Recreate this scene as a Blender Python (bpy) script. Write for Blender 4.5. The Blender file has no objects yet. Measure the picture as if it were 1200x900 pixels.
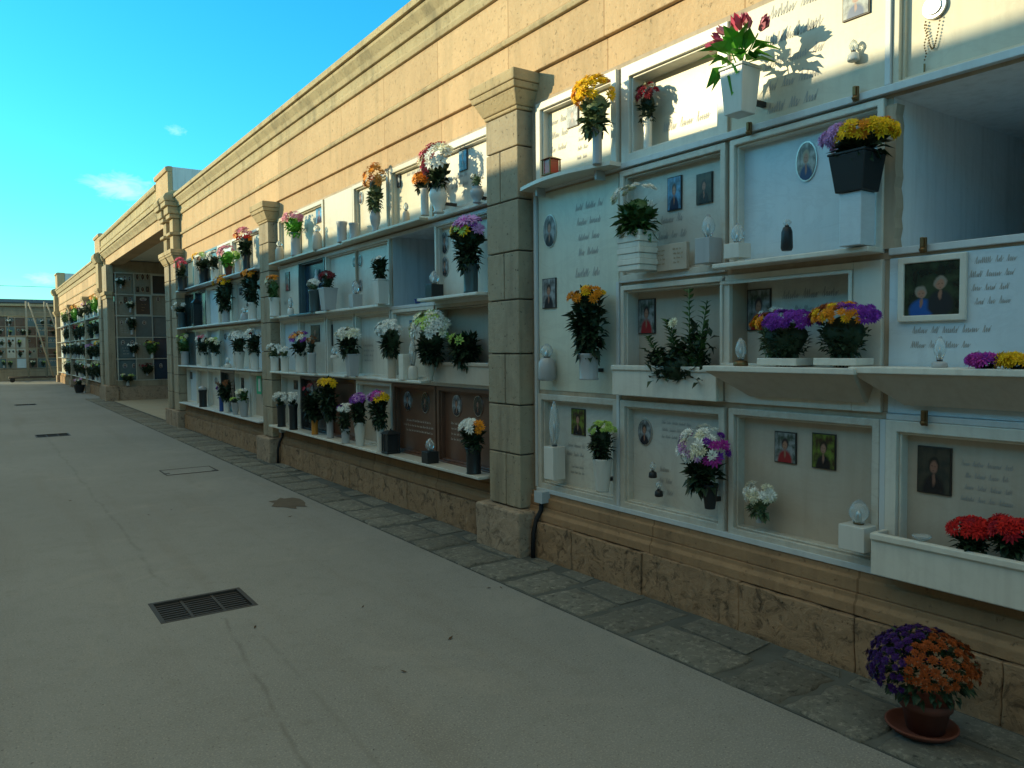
import bpy, math, random
from mathutils import Vector, Matrix
R = math.radians
rnd = random.Random(7)
C = bpy.context.scene.collection
sc = bpy.context.scene

# ------------------------------------------------------------------ camera (27 mm lens, eye 1.5 m above the lane, 3.3 m from the wall)
F, CX, CY, EYE, DIST = 900.0, 600.0, 450.0, 1.5, 3.3
th, pt, rl = R(34.731), R(2.75), R(0.5254)
fw_ = Vector((math.sin(th)*math.cos(pt), math.cos(th)*math.cos(pt), -math.sin(pt)))
rt0 = fw_.cross(Vector((0, 0, 1))).normalized(); up0 = rt0.cross(fw_)
rt_ = rt0*math.cos(rl) - up0*math.sin(rl); up_ = up0*math.cos(rl) + rt0*math.sin(rl)
ORG = Vector((-DIST, 0, EYE))
def ray(u, v): return fw_ + rt_*((u-CX)/F) - up_*((v-CY)/F)
def at(u, v, x=0.0):                      # point of the photo on the plane x -> (y, z)
    d = ray(u, v); t = (x-ORG.x)/d.x; P = ORG + d*t
    return P.y, P.z
def at_y(u, v, y):                        # point of the photo on the plane y -> (x, z)
    d = ray(u, v); t = y/d.y; P = ORG + d*t
    return P.x, P.z
def scale_at(x, y, z): return (Vector((x, y, z))-ORG).dot(fw_)/F     # metres per pixel

cam = bpy.data.objects.new('camera', bpy.data.cameras.new('camera')); C.objects.link(cam)
cam.data.sensor_width = 36; cam.data.lens = 27; cam.data.clip_start = 0.05; cam.data.clip_end = 2000
M = Matrix((rt_, up_, -fw_)).transposed().to_4x4(); M.translation = ORG
cam.matrix_world = M; sc.camera = cam

# ------------------------------------------------------------------ materials
MATS = {}
def newmat(name):
    m = bpy.data.materials.new(name); m.use_nodes = True
    nt = m.node_tree; b = nt.nodes['Principled BSDF']
    MATS[name] = m
    return m, nt, b
def N(nt, typ, **kw):
    n = nt.nodes.new(typ)
    for k, v in kw.items():
        if hasattr(n, k): setattr(n, k, v)
    return n
def coords(nt, scale=(1, 1, 1), rand=True):
    tc = N(nt, 'ShaderNodeTexCoord'); mp = N(nt, 'ShaderNodeMapping'); mp.inputs['Scale'].default_value = scale
    nt.links.new(tc.outputs['Object'], mp.inputs['Vector'])
    if rand:
        oi = N(nt, 'ShaderNodeObjectInfo'); vm = N(nt, 'ShaderNodeVectorMath', operation='SCALE')
        vm.inputs[0].default_value = (13.7, 7.1, 19.3); nt.links.new(oi.outputs['Random'], vm.inputs['Scale'])
        nt.links.new(vm.outputs[0], mp.inputs['Location'])
    return mp.outputs[0]
def noise(nt, vec, scale, detail=4, rough=.55, dist=0):
    n = N(nt, 'ShaderNodeTexNoise'); n.inputs['Scale'].default_value = scale; n.inputs['Detail'].default_value = detail
    n.inputs['Roughness'].default_value = rough; n.inputs['Distortion'].default_value = dist
    nt.links.new(vec, n.inputs['Vector']); return n.outputs['Fac']
def ramp(nt, fac, stops):
    r = N(nt, 'ShaderNodeValToRGB'); e = r.color_ramp.elements
    while len(e) < len(stops): e.new(.5)
    for i, (p, c) in enumerate(stops):
        e[i].position = p; e[i].color = (c, c, c, 1) if isinstance(c, (int, float)) else (*c, 1)
    nt.links.new(fac, r.inputs['Fac']); return r.outputs['Color']
def mix(nt, a, b, fac, typ='MIX'):
    m = N(nt, 'ShaderNodeMix', data_type='RGBA', blend_type=typ)
    for s, v in ((m.inputs[6], a), (m.inputs[7], b), (m.inputs[0], fac)):
        if hasattr(v, 'is_output'): nt.links.new(v, s)
        else: s.default_value = v if isinstance(v, (int, float)) else (*v, 1)
    return m.outputs[2]
def bump(nt, b, h, strength=.3, dist=.01):
    n = N(nt, 'ShaderNodeBump'); n.inputs['Strength'].default_value = strength; n.inputs['Distance'].default_value = dist
    nt.links.new(h, n.inputs['Height']); nt.links.new(n.outputs['Normal'], b.inputs['Normal'])
def sc3(c, k): return tuple(min(1, x*k) for x in c)

def simple(name, col, rough=.6, var=.18, scale=9, bm=.1, bs=70, spec=.4, island=0, metal=0, streak=0, dirt=None, vein=0):
    m, nt, b = newmat(name)
    v = coords(nt)
    c = mix(nt, sc3(col, 1-var), sc3(col, 1+var), noise(nt, v, scale, 5))
    if streak:                                    # rain streaks and grime running down
        vs = coords(nt, (9, 9, .7)); s = ramp(nt, noise(nt, vs, 2.2, 6, .6), [(.46, 0), (.74, 1)])
        sm = N(nt, 'ShaderNodeMath', operation='MULTIPLY'); nt.links.new(s, sm.inputs[0]); sm.inputs[1].default_value = streak
        c = mix(nt, c, dirt or sc3(col, .55), sm.outputs[0])
    if vein:
        vn = noise(nt, coords(nt, (1, 1, 1.6)), 2.6, 9, .66, 1.6)
        c = mix(nt, c, dirt or sc3(col, .6), ramp(nt, vn, [(.455, 0), (.495, vein), (.535, 0)]))
        c = mix(nt, c, dirt or sc3(col, .7), ramp(nt, noise(nt, coords(nt, (1, 1, 1)), .9, 6, .6), [(.42, 0), (.7, .55)]))
    if island:
        g = N(nt, 'ShaderNodeNewGeometry'); hs = N(nt, 'ShaderNodeHueSaturation')
        mr = N(nt, 'ShaderNodeMapRange'); mr.inputs[3].default_value = 1-island; mr.inputs[4].default_value = 1+island
        nt.links.new(g.outputs['Random Per Island'], mr.inputs[0]); nt.links.new(mr.outputs[0], hs.inputs['Value'])
        nt.links.new(c, hs.inputs['Color']); c = hs.outputs['Color']
    nt.links.new(c, b.inputs['Base Color'])
    b.inputs['Roughness'].default_value = rough; b.inputs['Specular IOR Level'].default_value = spec; b.inputs['Metallic'].default_value = metal
    if bm: bump(nt, b, noise(nt, v, bs, 4), bm, .004)
    return m

def stone(name, col, dark, joints=None, pit=.6, stain=.5, var=.2, rough=.9, hewn=0):
    # porous calcarenite: mottled tone, dark run-off stains, small pits, thin block joints
    m, nt, b = newmat(name)
    v = coords(nt); v1 = coords(nt, (1, 1, 1), False)
    c = mix(nt, sc3(col, 1-var), sc3(col, 1+var), noise(nt, v, 1.7, 6, .6, .3))
    c = mix(nt, c, sc3(col, 1.18), ramp(nt, noise(nt, v, 14, 5, .65), [(.5, 0), (.75, .6)]))
    vs = coords(nt, (3.2, 3.2, .45)); st = ramp(nt, noise(nt, vs, 1.6, 7, .62), [(.5, 0), (.78, stain)])
    c = mix(nt, c, dark, st)
    pits = ramp(nt, noise(nt, v, 34, 5, .7), [(.30, 1), (.40, 0)])
    pm = N(nt, 'ShaderNodeMath', operation='MULTIPLY'); nt.links.new(pits, pm.inputs[0]); pm.inputs[1].default_value = pit
    c = mix(nt, c, sc3(dark, .7), pm.outputs[0])
    h = mix(nt, noise(nt, v, 26, 8, .7), (0, 0, 0), pits)
    if joints:
        bw, bh = joints
        sep = N(nt, 'ShaderNodeSeparateXYZ'); nt.links.new(v1, sep.inputs[0]); cb = N(nt, 'ShaderNodeCombineXYZ')
        nt.links.new(sep.outputs['Y'], cb.inputs['X']); nt.links.new(sep.outputs['Z'], cb.inputs['Y'])
        br = N(nt, 'ShaderNodeTexBrick'); br.inputs['Scale'].default_value = 1
        br.inputs['Brick Width'].default_value = bw; br.inputs['Row Height'].default_value = bh; br.inputs['Mortar Size'].default_value = .006
        br.inputs['Color1'].default_value = (1, 1, 1, 1); br.inputs['Color2'].default_value = (.80, .81, .82, 1); br.inputs['Mortar'].default_value = (.66, .62, .58, 1)
        nt.links.new(cb.outputs[0], br.inputs['Vector'])
        c = mix(nt, c, br.outputs['Color'], 1.0, 'MULTIPLY')
    nt.links.new(c, b.inputs['Base Color']); b.inputs['Roughness'].default_value = rough; b.inputs['Specular IOR Level'].default_value = .15
    if hewn:                                      # tooled face: chips and hollows
        hw = noise(nt, v, 11, 9, .72, .8); c = mix(nt, c, sc3(dark, .8), ramp(nt, hw, [(.36, .8), (.48, 0)])); c = mix(nt, c, sc3(col, 1.5), ramp(nt, hw, [(.58, 0), (.72, .6)]))
        nt.links.new(c, b.inputs['Base Color']); h = mix(nt, h, hw, .7); bump(nt, b, h, 1.0, hewn)
    else: bump(nt, b, h, .6, .014)
    return m

stone('frieze_stone', (.60, .415, .24), (.32, .25, .15), (1.05, 60.0), .6, .55, .18)
stone('cornice_stone', (.45, .355, .21), (.14, .125, .085), None, .7, .8, .25)
stone('pilaster_stone', (.36, .305, .215), (.11, .095, .07), None, 1.0, .8, .36)
stone('plinth_stone', (.36, .24, .145), (.09, .065, .045), None, .9, .6, .25, hewn=.026)
stone('ledge_stone', (.36, .225, .125), (.13, .085, .055), (1.3, 3.0), .5, .6, .2)
stone('base_stone', (.40, .31, .225), (.15, .115, .085), None, .9, .5, .25, hewn=.03)
stone('old_stone', (.36, .28, .19), (.14, .11, .08), (.8, .45), .7, .6, .2)
simple('niche_mortar', (.46, .37, .27), .9, .25, 6, .4, 40, .2, streak=.5)
simple('plaster_white', (.78, .80, .80), .8, .10, 3, 1.0, 13, .2, streak=.45, dirt=(.5, .5, .48))
simple('plaster_side', (.55, .6, .62), .85, .08, 3, .2, 30, .2, streak=.5)
simple('plaster_cream', (.80, .76, .62), .85, .1, 2, .2, 30, .2, streak=.4)
simple('marble_grey', (.60, .60, .53), .32, .08, 5, .03, 60, .45, streak=.35, dirt=(.44, .41, .36), vein=0.35)
simple('marble_white', (.71, .69, .60), .35, .08, 5, .03, 60, .4, streak=.7, dirt=(.55, .52, .45), vein=0.25)
simple('marble_pale', (.61, .59, .51), .35, .09, 5, .03, 60, .45, streak=.5, dirt=(.40, .35, .28), vein=0.3)
simple('marble_cream', (.62, .575, .44), .35, .07, 5, .03, 60, .4, streak=.4, dirt=(.5, .43, .32), vein=0.3)
simple('marble_blue', (.60, .71, .76), .35, .09, 7, .05, 60, .4, streak=.3, dirt=(.46, .55, .6), vein=0.35)
simple('marble_beige', (.54, .48, .39), .35, .08, 5, .03, 60, .4, streak=.35, dirt=(.38, .3, .22), vein=.15)
simple('marble_brown', (.135, .07, .045), .28, .3, 9, .03, 60, .45)
simple('marble_dark', (.035, .04, .042), .2, .3, 8, .02, 60, .5)
simple('marble_teal', (.10, .15, .16), .25, .25, 8, .02, 60, .5)
simple('marble_navy', (.018, .045, .08), .2, .3, 8, .02, 60, .5)
simple('marble_green', (.66, .70, .58), .35, .07, 5, .03, 60, .45, streak=.45, dirt=(.48, .5, .42), vein=.3)
simple('marble_taupe', (.30, .265, .20), .4, .2, 6, .05, 60, .4, streak=.5, vein=.4)
simple('rail_metal', (.58, .62, .62), .4, .06, 6, .03, 90, .5, streak=.25)
simple('ceramic', (.66, .65, .59), .25, .05, 4, 0, 60, .5, streak=.2)
simple('ceramic_grey', (.40, .41, .41), .35, .1, 4, .05, 60, .5, streak=.3)
simple('pot_dark', (.018, .022, .024), .4, .2, 6, .05, 60, .4)
simple('pot_teal', (.05, .08, .085), .3, .2, 6, .05, 60, .4)
simple('pot_blue', (.03, .08, .28), .3, .2, 6, .05, 60, .4)
simple('terracotta', (.15, .05, .034), .75, .18, 9, .15, 80, .25, streak=.3)
simple('orange_plastic', (.55, .22, .03), .4, .1, 9, 0, 60, .4)
simple('bronze', (.20, .12, .05), .45, .3, 12, .1, 80, .5, metal=.8)
simple('dark_metal', (.06, .055, .05), .5, .2, 12, .05, 80, .5, metal=.7)
simple('iron', (.05, .046, .042), .7, .35, 22, .3, 70, .4, metal=.4)
simple('silver', (.62, .62, .6), .3, .1, 20, .05, 80, .5, metal=.95)
simple('letter_grey', (.36, .36, .34), .5, .15, 20, 0, 60, .4)
simple('letter_bronze', (.26, .18, .09), .45, .15, 20, 0, 60, .4)
simple('letter_pale', (.55, .52, .46), .5, .15, 20, 0, 60, .4)
simple('box_grey', (.42, .47, .49), .5, .05, 8, .05, 80, .4)
simple('rubber', (.015, .016, .018), .6, .1, 8, 0, 60, .3)
simple('ladder_metal', (.30, .27, .20), .6, .2, 12, .1, 60, .4)
simple('roof_sheet', (.10, .14, .17), .6, .15, 8, .1, 40, .4)
simple('notice_green', (.03, .42, .20), .5, .05, 8, 0, 60, .3)
simple('soil', (.03, .022, .016), .95, .4, 30, .6, 60, .1)
simple('pit_dark', (.005, .012, .012), .95, .3, 20, 0, 60, .1)
simple('photo_back', (.30, .34, .36), .25, .3, 14, 0, 60, .5)
simple('photo_sky', (.12, .34, .58), .25, .2, 14, 0, 60, .5)
simple('photo_dark', (.02, .025, .022), .25, .5, 14, 0, 60, .5)
simple('photo_green', (.05, .09, .04), .25, .6, 24, 0, 60, .5)
simple('skin', (.42, .20, .14), .5, .2, 30, 0, 60, .3)
simple('cloth_dark', (.018, .02, .03), .5, .3, 20, 0, 60, .3)
simple('cloth_blue', (.02, .10, .34), .5, .3, 20, 0, 60, .3)
simple('cloth_red', (.36, .03, .03), .5, .3, 20, 0, 60, .3)
simple('hair_dark', (.03, .025, .02), .5, .3, 20, 0, 60, .3)
simple('hair_fair', (.30, .24, .16), .5, .3, 20, 0, 60, .3)
FLOW = dict(yellow=(.80, .48, .01), orange=(.72, .25, .012), rust=(.24, .052, .009), red=(.55, .015, .012), crimson=(.33, .008, .02),
            pink=(.66, .25, .32), rose=(.62, .10, .18), lilac=(.52, .27, .55), purple=(.19, .03, .34), violet=(.04, .009, .11),
            magenta=(.45, .04, .33), white=(.74, .76, .70), cream=(.72, .70, .50), lime=(.38, .55, .12), dried=(.52, .24, .05), brown=(.16, .06, .02), maroon=(.14, .015, .02))
for k, c in FLOW.items(): simple('petal_'+k, c, .6, .12, 60, 0, 60, .2, island=.3)
simple('leaf_dark', (.02, .042, .017), .55, .3, 30, 0, 60, .35, island=.45)
simple('leaf_mid', (.05, .115, .03), .5, .3, 30, 0, 60, .35, island=.4)
simple('leaf_bright', (.09, .32, .03), .5, .2, 30, 0, 60, .35, island=.3)
simple('leaf_pale', (.10, .15, .07), .55, .3, 30, 0, 60, .35, island=.4)
simple('dry_leaf', (.07, .045, .025), .8, .3, 40, .2, 60, .2)

# clear glass of the votive lamps
m, nt, b = newmat('lamp_glass'); b.inputs['Base Color'].default_value = (.85, .93, .95, 1); b.inputs['Roughness'].default_value = .08
b.inputs['Transmission Weight'].default_value = .75; b.inputs['IOR'].default_value = 1.35
m, nt, b = newmat('lamp_red'); b.inputs['Base Color'].default_value = (.45, .05, .03, 1); b.inputs['Roughness'].default_value = .2

# road: worn grey concrete-asphalt, fine grain, wheel grooves, stains
m, nt, b = newmat('road'); v = coords(nt, (1, 1, 1), False)
c = mix(nt, (.158, .168, .166), (.244, .258, .254), noise(nt, v, .55, 5, .6, .4))
c = mix(nt, c, (.235, .25, .25), ramp(nt, noise(nt, v, .22, 3), [(.45, 0), (.62, .7)]))
vl = coords(nt, (1, .07, 1), False)
c = mix(nt, c, (.17, .165, .15), ramp(nt, noise(nt, vl, 3.2, 5, .6), [(.52, 0), (.72, .5)]))
c = mix(nt, c, (.13, .125, .115), ramp(nt, noise(nt, v, 2.6, 6, .7, 1.2), [(.60, 0), (.74, .5)]))
c = mix(nt, c, (.36, .35, .31), ramp(nt, noise(nt, v, 120, 3, .7), [(.52, 0), (.70, .9)]))
c = mix(nt, c, (.05, .05, .046), ramp(nt, noise(nt, v, 70, 4, .75), [(.30, .95), (.41, 0)]))
c = mix(nt, c, (.155, .16, .15), ramp(nt, noise(nt, v, 6.5, 8, .75, .4), [(.5, 0), (.66, .3)]))
c = mix(nt, c, (.30, .295, .265), ramp(nt, noise(nt, v, 1.1, 8, .7, .8), [(.55, 0), (.72, .4)]))
sep = N(nt, 'ShaderNodeSeparateXYZ'); nt.links.new(v, sep.inputs[0])
wob = noise(nt, v, 1.3, 6, .65)
def groove(x0, k, y0, y1, w, amp, strength, c):
    def mth(op, a, b_=None, cl=False):
        n = N(nt, 'ShaderNodeMath', operation=op, use_clamp=cl)
        for i, q in enumerate((a, b_)):
            if q is None: continue
            if hasattr(q, 'is_output'): nt.links.new(q, n.inputs[i])
            else: n.inputs[i].default_value = q
        return n.outputs[0]
    line = mth('ADD', mth('MULTIPLY', mth('SUBTRACT', sep.outputs['Y'], y0), k), x0)
    off = mth('MULTIPLY', mth('SUBTRACT', wob, .5), amp)
    d = mth('ABSOLUTE', mth('ADD', mth('SUBTRACT', sep.outputs['X'], line), off))
    f = mth('SUBTRACT', 1.0, mth('DIVIDE', d, w), True)
    f = mth('MULTIPLY', f, mth('MULTIPLY', mth('GREATER_THAN', sep.outputs['Y'], y0), mth('LESS_THAN', sep.outputs['Y'], y1)))
    brk = ramp(nt, noise(nt, v, 4.5, 4, .6), [(.38, .15), (.55, 1)])
    f = mth('MULTIPLY', mth('MULTIPLY', f, brk), strength)
    return mix(nt, c, (.10, .095, .085), f), f
c, f1 = groove(-2.37, .0, 5.2, 15.5, .022, .20, .3, c)
c, f2 = groove(-2.215, .03, 1.0, 4.3, .02, .05, .22, c)
c, f3 = groove(-2.49, .09, 1.5, 4.4, .016, .12, .45, c)
nt.links.new(c, b.inputs['Base Color']); b.inputs['Roughness'].default_value = .85; b.inputs['Specular IOR Level'].default_value = .25
hh = mix(nt, mix(nt, noise(nt, v, 110, 4, .7), noise(nt, v, 7, 5), .35), (0, 0, 0), f1)
bump(nt, b, hh, .45, .006)

# rough slabs along the wall foot
m, nt, b = newmat('slab_rough'); v = coords(nt, rand=False)
c = mix(nt, (.115, .122, .112), (.25, .25, .215), noise(nt, v, 9, 7, .7, .5))
c = mix(nt, c, (.50, .49, .42), ramp(nt, noise(nt, v, 26, 7, .78), [(.52, 0), (.68, .6)]))
c = mix(nt, c, (.05, .055, .05), ramp(nt, noise(nt, v, 24, 6, .75), [(.33, .85), (.45, 0)]))
g = N(nt, 'ShaderNodeNewGeometry'); hs = N(nt, 'ShaderNodeHueSaturation'); mr = N(nt, 'ShaderNodeMapRange'); mr.inputs[3].default_value = .84; mr.inputs[4].default_value = 1.14
nt.links.new(g.outputs['Random Per Island'], mr.inputs[0]); nt.links.new(mr.outputs[0], hs.inputs['Value']); nt.links.new(c, hs.inputs['Color'])
nt.links.new(hs.outputs['Color'], b.inputs['Base Color']); b.inputs['Roughness'].default_value = .9; b.inputs['Specular IOR Level'].default_value = .2
bump(nt, b, noise(nt, v, 22, 8, .75), 1.0, .03)
simple('mortar_dark', (.095, .105, .10), .95, .45, 7, .8, 40, .1)
simple('courtyard_paving', (.36, .34, .27), .9, .15, 3, .2, 50, .2)
simple('patch_brown', (.115, .10, .08), .95, .3, 14, .5, 50, .1)

# ------------------------------------------------------------------ mesh helpers
class MB:
    def __init__(s): s.v, s.f, s.m, s.sm = [], [], [], []
    def face(s, pts, mi=0, smooth=False):
        n = len(s.v); s.v += [tuple(p) for p in pts]; s.f.append(tuple(range(n, n+len(pts)))); s.m.append(mi); s.sm.append(smooth)
    def box(s, x0, x1, y0, y1, z0, z1, mi=0):
        n = len(s.v)
        s.v += [(x0, y0, z0), (x1, y0, z0), (x1, y1, z0), (x0, y1, z0), (x0, y0, z1), (x1, y0, z1), (x1, y1, z1), (x0, y1, z1)]
        for q in ((0, 3, 2, 1), (4, 5, 6, 7), (0, 1, 5, 4), (1, 2, 6, 5), (2, 3, 7, 6), (3, 0, 4, 7)):
            s.f.append(tuple(n+i for i in q)); s.m.append(mi); s.sm.append(False)
        return s
    def taper(s, cx, cy, z0, z1, hx0, hy0, hx1, hy1, mi=0):
        n = len(s.v)
        s.v += [(cx+a*hx0, cy+b*hy0, z0) for a, b in ((-1, -1), (1, -1), (1, 1), (-1, 1))] + [(cx+a*hx1, cy+b*hy1, z1) for a, b in ((-1, -1), (1, -1), (1, 1), (-1, 1))]
        for q in ((0, 3, 2, 1), (4, 5, 6, 7), (0, 1, 5, 4), (1, 2, 6, 5), (2, 3, 7, 6), (3, 0, 4, 7)):
            s.f.append(tuple(n+i for i in q)); s.m.append(mi); s.sm.append(False)
    def ring(s, x0, x1, z0, z1, w, y0, y1, mi=0):        # a rectangular frame of one piece, front at y0
        n = len(s.v)
        o = [(x0, z0), (x1, z0), (x1, z1), (x0, z1)]; i_ = [(x0+w, z0+w), (x1-w, z0+w), (x1-w, z1-w), (x0+w, z1-w)]
        for y in (y0, y1):
            s.v += [(a, y, b) for a, b in o] + [(a, y, b) for a, b in i_]
        for k in range(4):
            j = (k+1) % 4
            for q in ((k, j, 4+j, 4+k), (8+k, 12+k, 12+j, 8+j), (k, 8+k, 8+j, j), (4+k, 4+j, 12+j, 12+k)):
                s.f.append(tuple(n+t for t in q)); s.m.append(mi); s.sm.append(False)
    def lathe(s, prof, c=(0, 0, 0), seg=16, mi=0, sx=1, sy=1, smooth=True):
        n = len(s.v)
        for r, z in prof:
            for k in range(seg):
                a = 2*math.pi*k/seg; s.v.append((c[0]+r*sx*math.cos(a), c[1]+r*sy*math.sin(a), c[2]+z))
        for i in range(len(prof)-1):
            for k in range(seg):
                j = (k+1) % seg
                s.f.append((n+i*seg+k, n+i*seg+j, n+(i+1)*seg+j, n+(i+1)*seg+k)); s.m.append(mi); s.sm.append(smooth)
        s.f.append(tuple(n+k for k in reversed(range(seg)))); s.m.append(mi); s.sm.append(False)
        L = n+(len(prof)-1)*seg
        s.f.append(tuple(L+k for k in range(seg))); s.m.append(mi); s.sm.append(False)
    def tube(s, pts, r, seg=6, mi=0):
        pts = [Vector(p) for p in pts]; n = len(s.v)
        for i, p in enumerate(pts):
            t = (pts[min(i+1, len(pts)-1)]-pts[max(i-1, 0)]).normalized()
            a = t.orthogonal().normalized(); b_ = t.cross(a)
            for k in range(seg):
                q = 2*math.pi*k/seg; s.v.append(tuple(p+a*r*math.cos(q)+b_*r*math.sin(q)))
        for i in range(len(pts)-1):
            for k in range(seg):
                j = (k+1) % seg
                s.f.append((n+i*seg+k, n+i*seg+j, n+(i+1)*seg+j, n+(i+1)*seg+k)); s.m.append(mi); s.sm.append(True)
        s.f.append(tuple(n+k for k in reversed(range(seg)))); s.m.append(mi); s.sm.append(False)
        L = n+(len(pts)-1)*seg
        s.f.append(tuple(L+k for k in range(seg))); s.m.append(mi); s.sm.append(False)
    def prism(s, prof, y0, y1, mi=0):                     # profile in (x, z), swept along y
        n = len(s.v); k = len(prof)
        s.v += [(x, y0, z) for x, z in prof] + [(x, y1, z) for x, z in prof]
        for i in range(k):
            j = (i+1) % k; s.f.append((n+i, n+j, n+k+j, n+k+i)); s.m.append(mi); s.sm.append(False)
        s.f.append(tuple(n+i for i in reversed(range(k)))); s.m.append(mi); s.sm.append(False)
        s.f.append(tuple(n+k+i for i in range(k))); s.m.append(mi); s.sm.append(False)
    def disc(s, cx, cz, rx, rz, y0, y1, mi=0, seg=16, a0=0, a1=2*math.pi):
        pts = [(cx+rx*math.cos(a0+(a1-a0)*k/seg), cz+rz*math.sin(a0+(a1-a0)*k/seg)) for k in range(seg if a1-a0 > 6.2 else seg+1)]
        n = len(s.v); k = len(pts)
        s.v += [(x, y0, z) for x, z in pts] + [(x, y1, z) for x, z in pts]
        s.f.append(tuple(n+i for i in range(k))); s.m.append(mi); s.sm.append(False)
        s.f.append(tuple(n+k+i for i in reversed(range(k)))); s.m.append(mi); s.sm.append(False)
        for i in range(k):
            j = (i+1) % k; s.f.append((n+i, n+k+i, n+k+j, n+j)); s.m.append(mi); s.sm.append(False)
    def build(s, name, mats, parent=None, bevel=0, loc=None):
        if isinstance(mats, str): mats = [mats]
        me = bpy.data.meshes.new(name); me.from_pydata(s.v, [], s.f); me.update()
        for k in mats: me.materials.append(MATS[k])
        me.polygons.foreach_set('material_index', s.m); me.polygons.foreach_set('use_smooth', s.sm)
        import bmesh
        bm = bmesh.new(); bm.from_mesh(me); bmesh.ops.recalc_face_normals(bm, faces=bm.faces); bm.to_mesh(me); bm.free()
        o = bpy.data.objects.new(name, me); C.objects.link(o)
        if parent: o.parent = parent
        if loc: o.location = loc
        if bevel:
            md = o.modifiers.new('edge', 'BEVEL'); md.width = bevel; md.segments = 2; md.limit_method = 'ANGLE'; md.angle_limit = R(40)
        return o
def tag(o, label, cat, group=None):
    o['label'] = label; o['category'] = cat
    if group: o['group'] = group
    o['kind'] = 'thing'
    return o
def empty(name, label, cat, loc, rz=0, group=None):
    o = bpy.data.objects.new(name, None); C.objects.link(o); o.location = loc; o.rotation_euler = (0, 0, rz); o.empty_display_size = .1
    return tag(o, label, cat, group)
WALL = R(-90)                                            # frame of things on the long wall: local x to the right, local y into the wall
def structure(o): o['kind'] = 'structure'; return o
def rough_up(o, cuts, amp, scale=6.0, seed=0):           # subdivide and displace for hewn stone
    import bmesh
    from mathutils import noise as mn
    bm = bmesh.new(); bm.from_mesh(o.data)
    bmesh.ops.subdivide_edges(bm, edges=[e for e in bm.edges if e.calc_length() > .12], cuts=cuts, use_grid_fill=True)
    for v in bm.verts:
        p = v.co*scale + Vector((seed, seed*2, 0)); v.co += Vector((mn.noise(p), mn.noise(p+Vector((9, 3, 1))), mn.noise(p+Vector((1, 7, 4)))))*amp
    bm.to_mesh(o.data); bm.free()

# ------------------------------------------------------------------ ground
holes = [(-2.53, -2.0, 4.51, 4.92), (-2.53, -2.0, 15.66, 16.2), (-2.53, -2.0, 25.3, 25.9)]
def sheet(xs, ys, z, skip):
    mb = MB(); xs = sorted(xs); ys = sorted(ys)
    for i in range(len(xs)-1):
        for j in range(len(ys)-1):
            cx, cy = (xs[i]+xs[i+1])/2, (ys[j]+ys[j+1])/2
            if any(a < cx < b_ and c_ < cy < d_ for a, b_, c_, d_ in skip): continue
            mb.face([(xs[i], ys[j], z), (xs[i+1], ys[j], z), (xs[i+1], ys[j+1], z), (xs[i], ys[j+1], z)])
    return mb
xs = {-900., 900.}; ys = {-900., 900.}
for a, b_, c_, d_ in holes: xs |= {a, b_}; ys |= {c_, d_}
structure(sheet(xs, ys, 0, holes).build('ground', 'road'))
# strip of rough slabs at the foot of the wall
mb = MB(); mb.box(-.625, -.06, -10, 27.3, -.05, .006)
structure(mb.build('pavement_bed', 'mortar_dark'))
mb = MB(); r2 = random.Random(3); y = -3.0
while y < 27:
    L = r2.uniform(.30, .62) if y < 9 else r2.uniform(.25, .5)
    inner = r2.choice((-.30, -.26, -.22, -.33, -.12)) if y < 12 else -.12
    x0, x1 = -.618, inner; a, b2 = y+r2.uniform(.012, .04), y+L-r2.uniform(.012, .04)
    n_e = 5; ring = []
    for (p, q) in (((x0, a), (x1, a)), ((x1, a), (x1, b2)), ((x1, b2), (x0, b2)), ((x0, b2), (x0, a))):
        for k in range(n_e):
            t = k/n_e; ring.append((p[0]+(q[0]-p[0])*t+r2.uniform(-.014, .014), p[1]+(q[1]-p[1])*t+r2.uniform(-.016, .016)))
    n = len(mb.v); m = len(ring); z = .014+r2.uniform(-.003, .007); cx, cy = (x0+x1)/2, (a+b2)/2
    mb.v += [(p[0], p[1], -.02) for p in ring] + [(p[0], p[1], z-.006) for p in ring] + [(cx+(p[0]-cx)*.93, cy+(p[1]-cy)*.93, z+r2.uniform(-.002, .003)) for p in ring] + [(cx, cy, z+.002)]
    for k in range(m):
        k2 = (k+1) % m
        for f_ in ((n+k, n+k2, n+m+k2, n+m+k), (n+m+k, n+m+k2, n+2*m+k2, n+2*m+k), (n+2*m+k, n+2*m+k2, n+3*m)): mb.f.append(f_); mb.m.append(0); mb.sm.append(True)
    if inner < -.2 and r2.random() < .75:                 # a smaller stone between it and the wall
        a, b2 = y+r2.uniform(.01, .12), y+L-r2.uniform(.01, .12); x0, x1 = inner+.025, -.105
        n = len(mb.v); q_ = [(x0, a), (x1, a+.02), (x1+.01, b2), (x0+.01, b2-.01)]; z = .011+r2.uniform(-.002, .004)
        mb.v += [(p[0]+r2.uniform(-.015, .015), p[1]+r2.uniform(-.015, .015), -.02) for p in q_]; mb.v += [(p[0], p[1], z) for p in mb.v[n:n+4]]
        for f_ in ((4, 5, 6, 7), (0, 1, 5, 4), (1, 2, 6, 5), (2, 3, 7, 6), (3, 0, 4, 7)): mb.f.append(tuple(n+i for i in f_)); mb.m.append(0); mb.sm.append(False)
    y += L
structure(mb.build('pavement', 'slab_rough'))
# light paving inside the open bay
mb = MB(); mb.box(-.05, 4.2, 16.9, 25.9, -.05, .012); structure(mb.build('courtyard_floor', 'courtyard_paving'))
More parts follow.
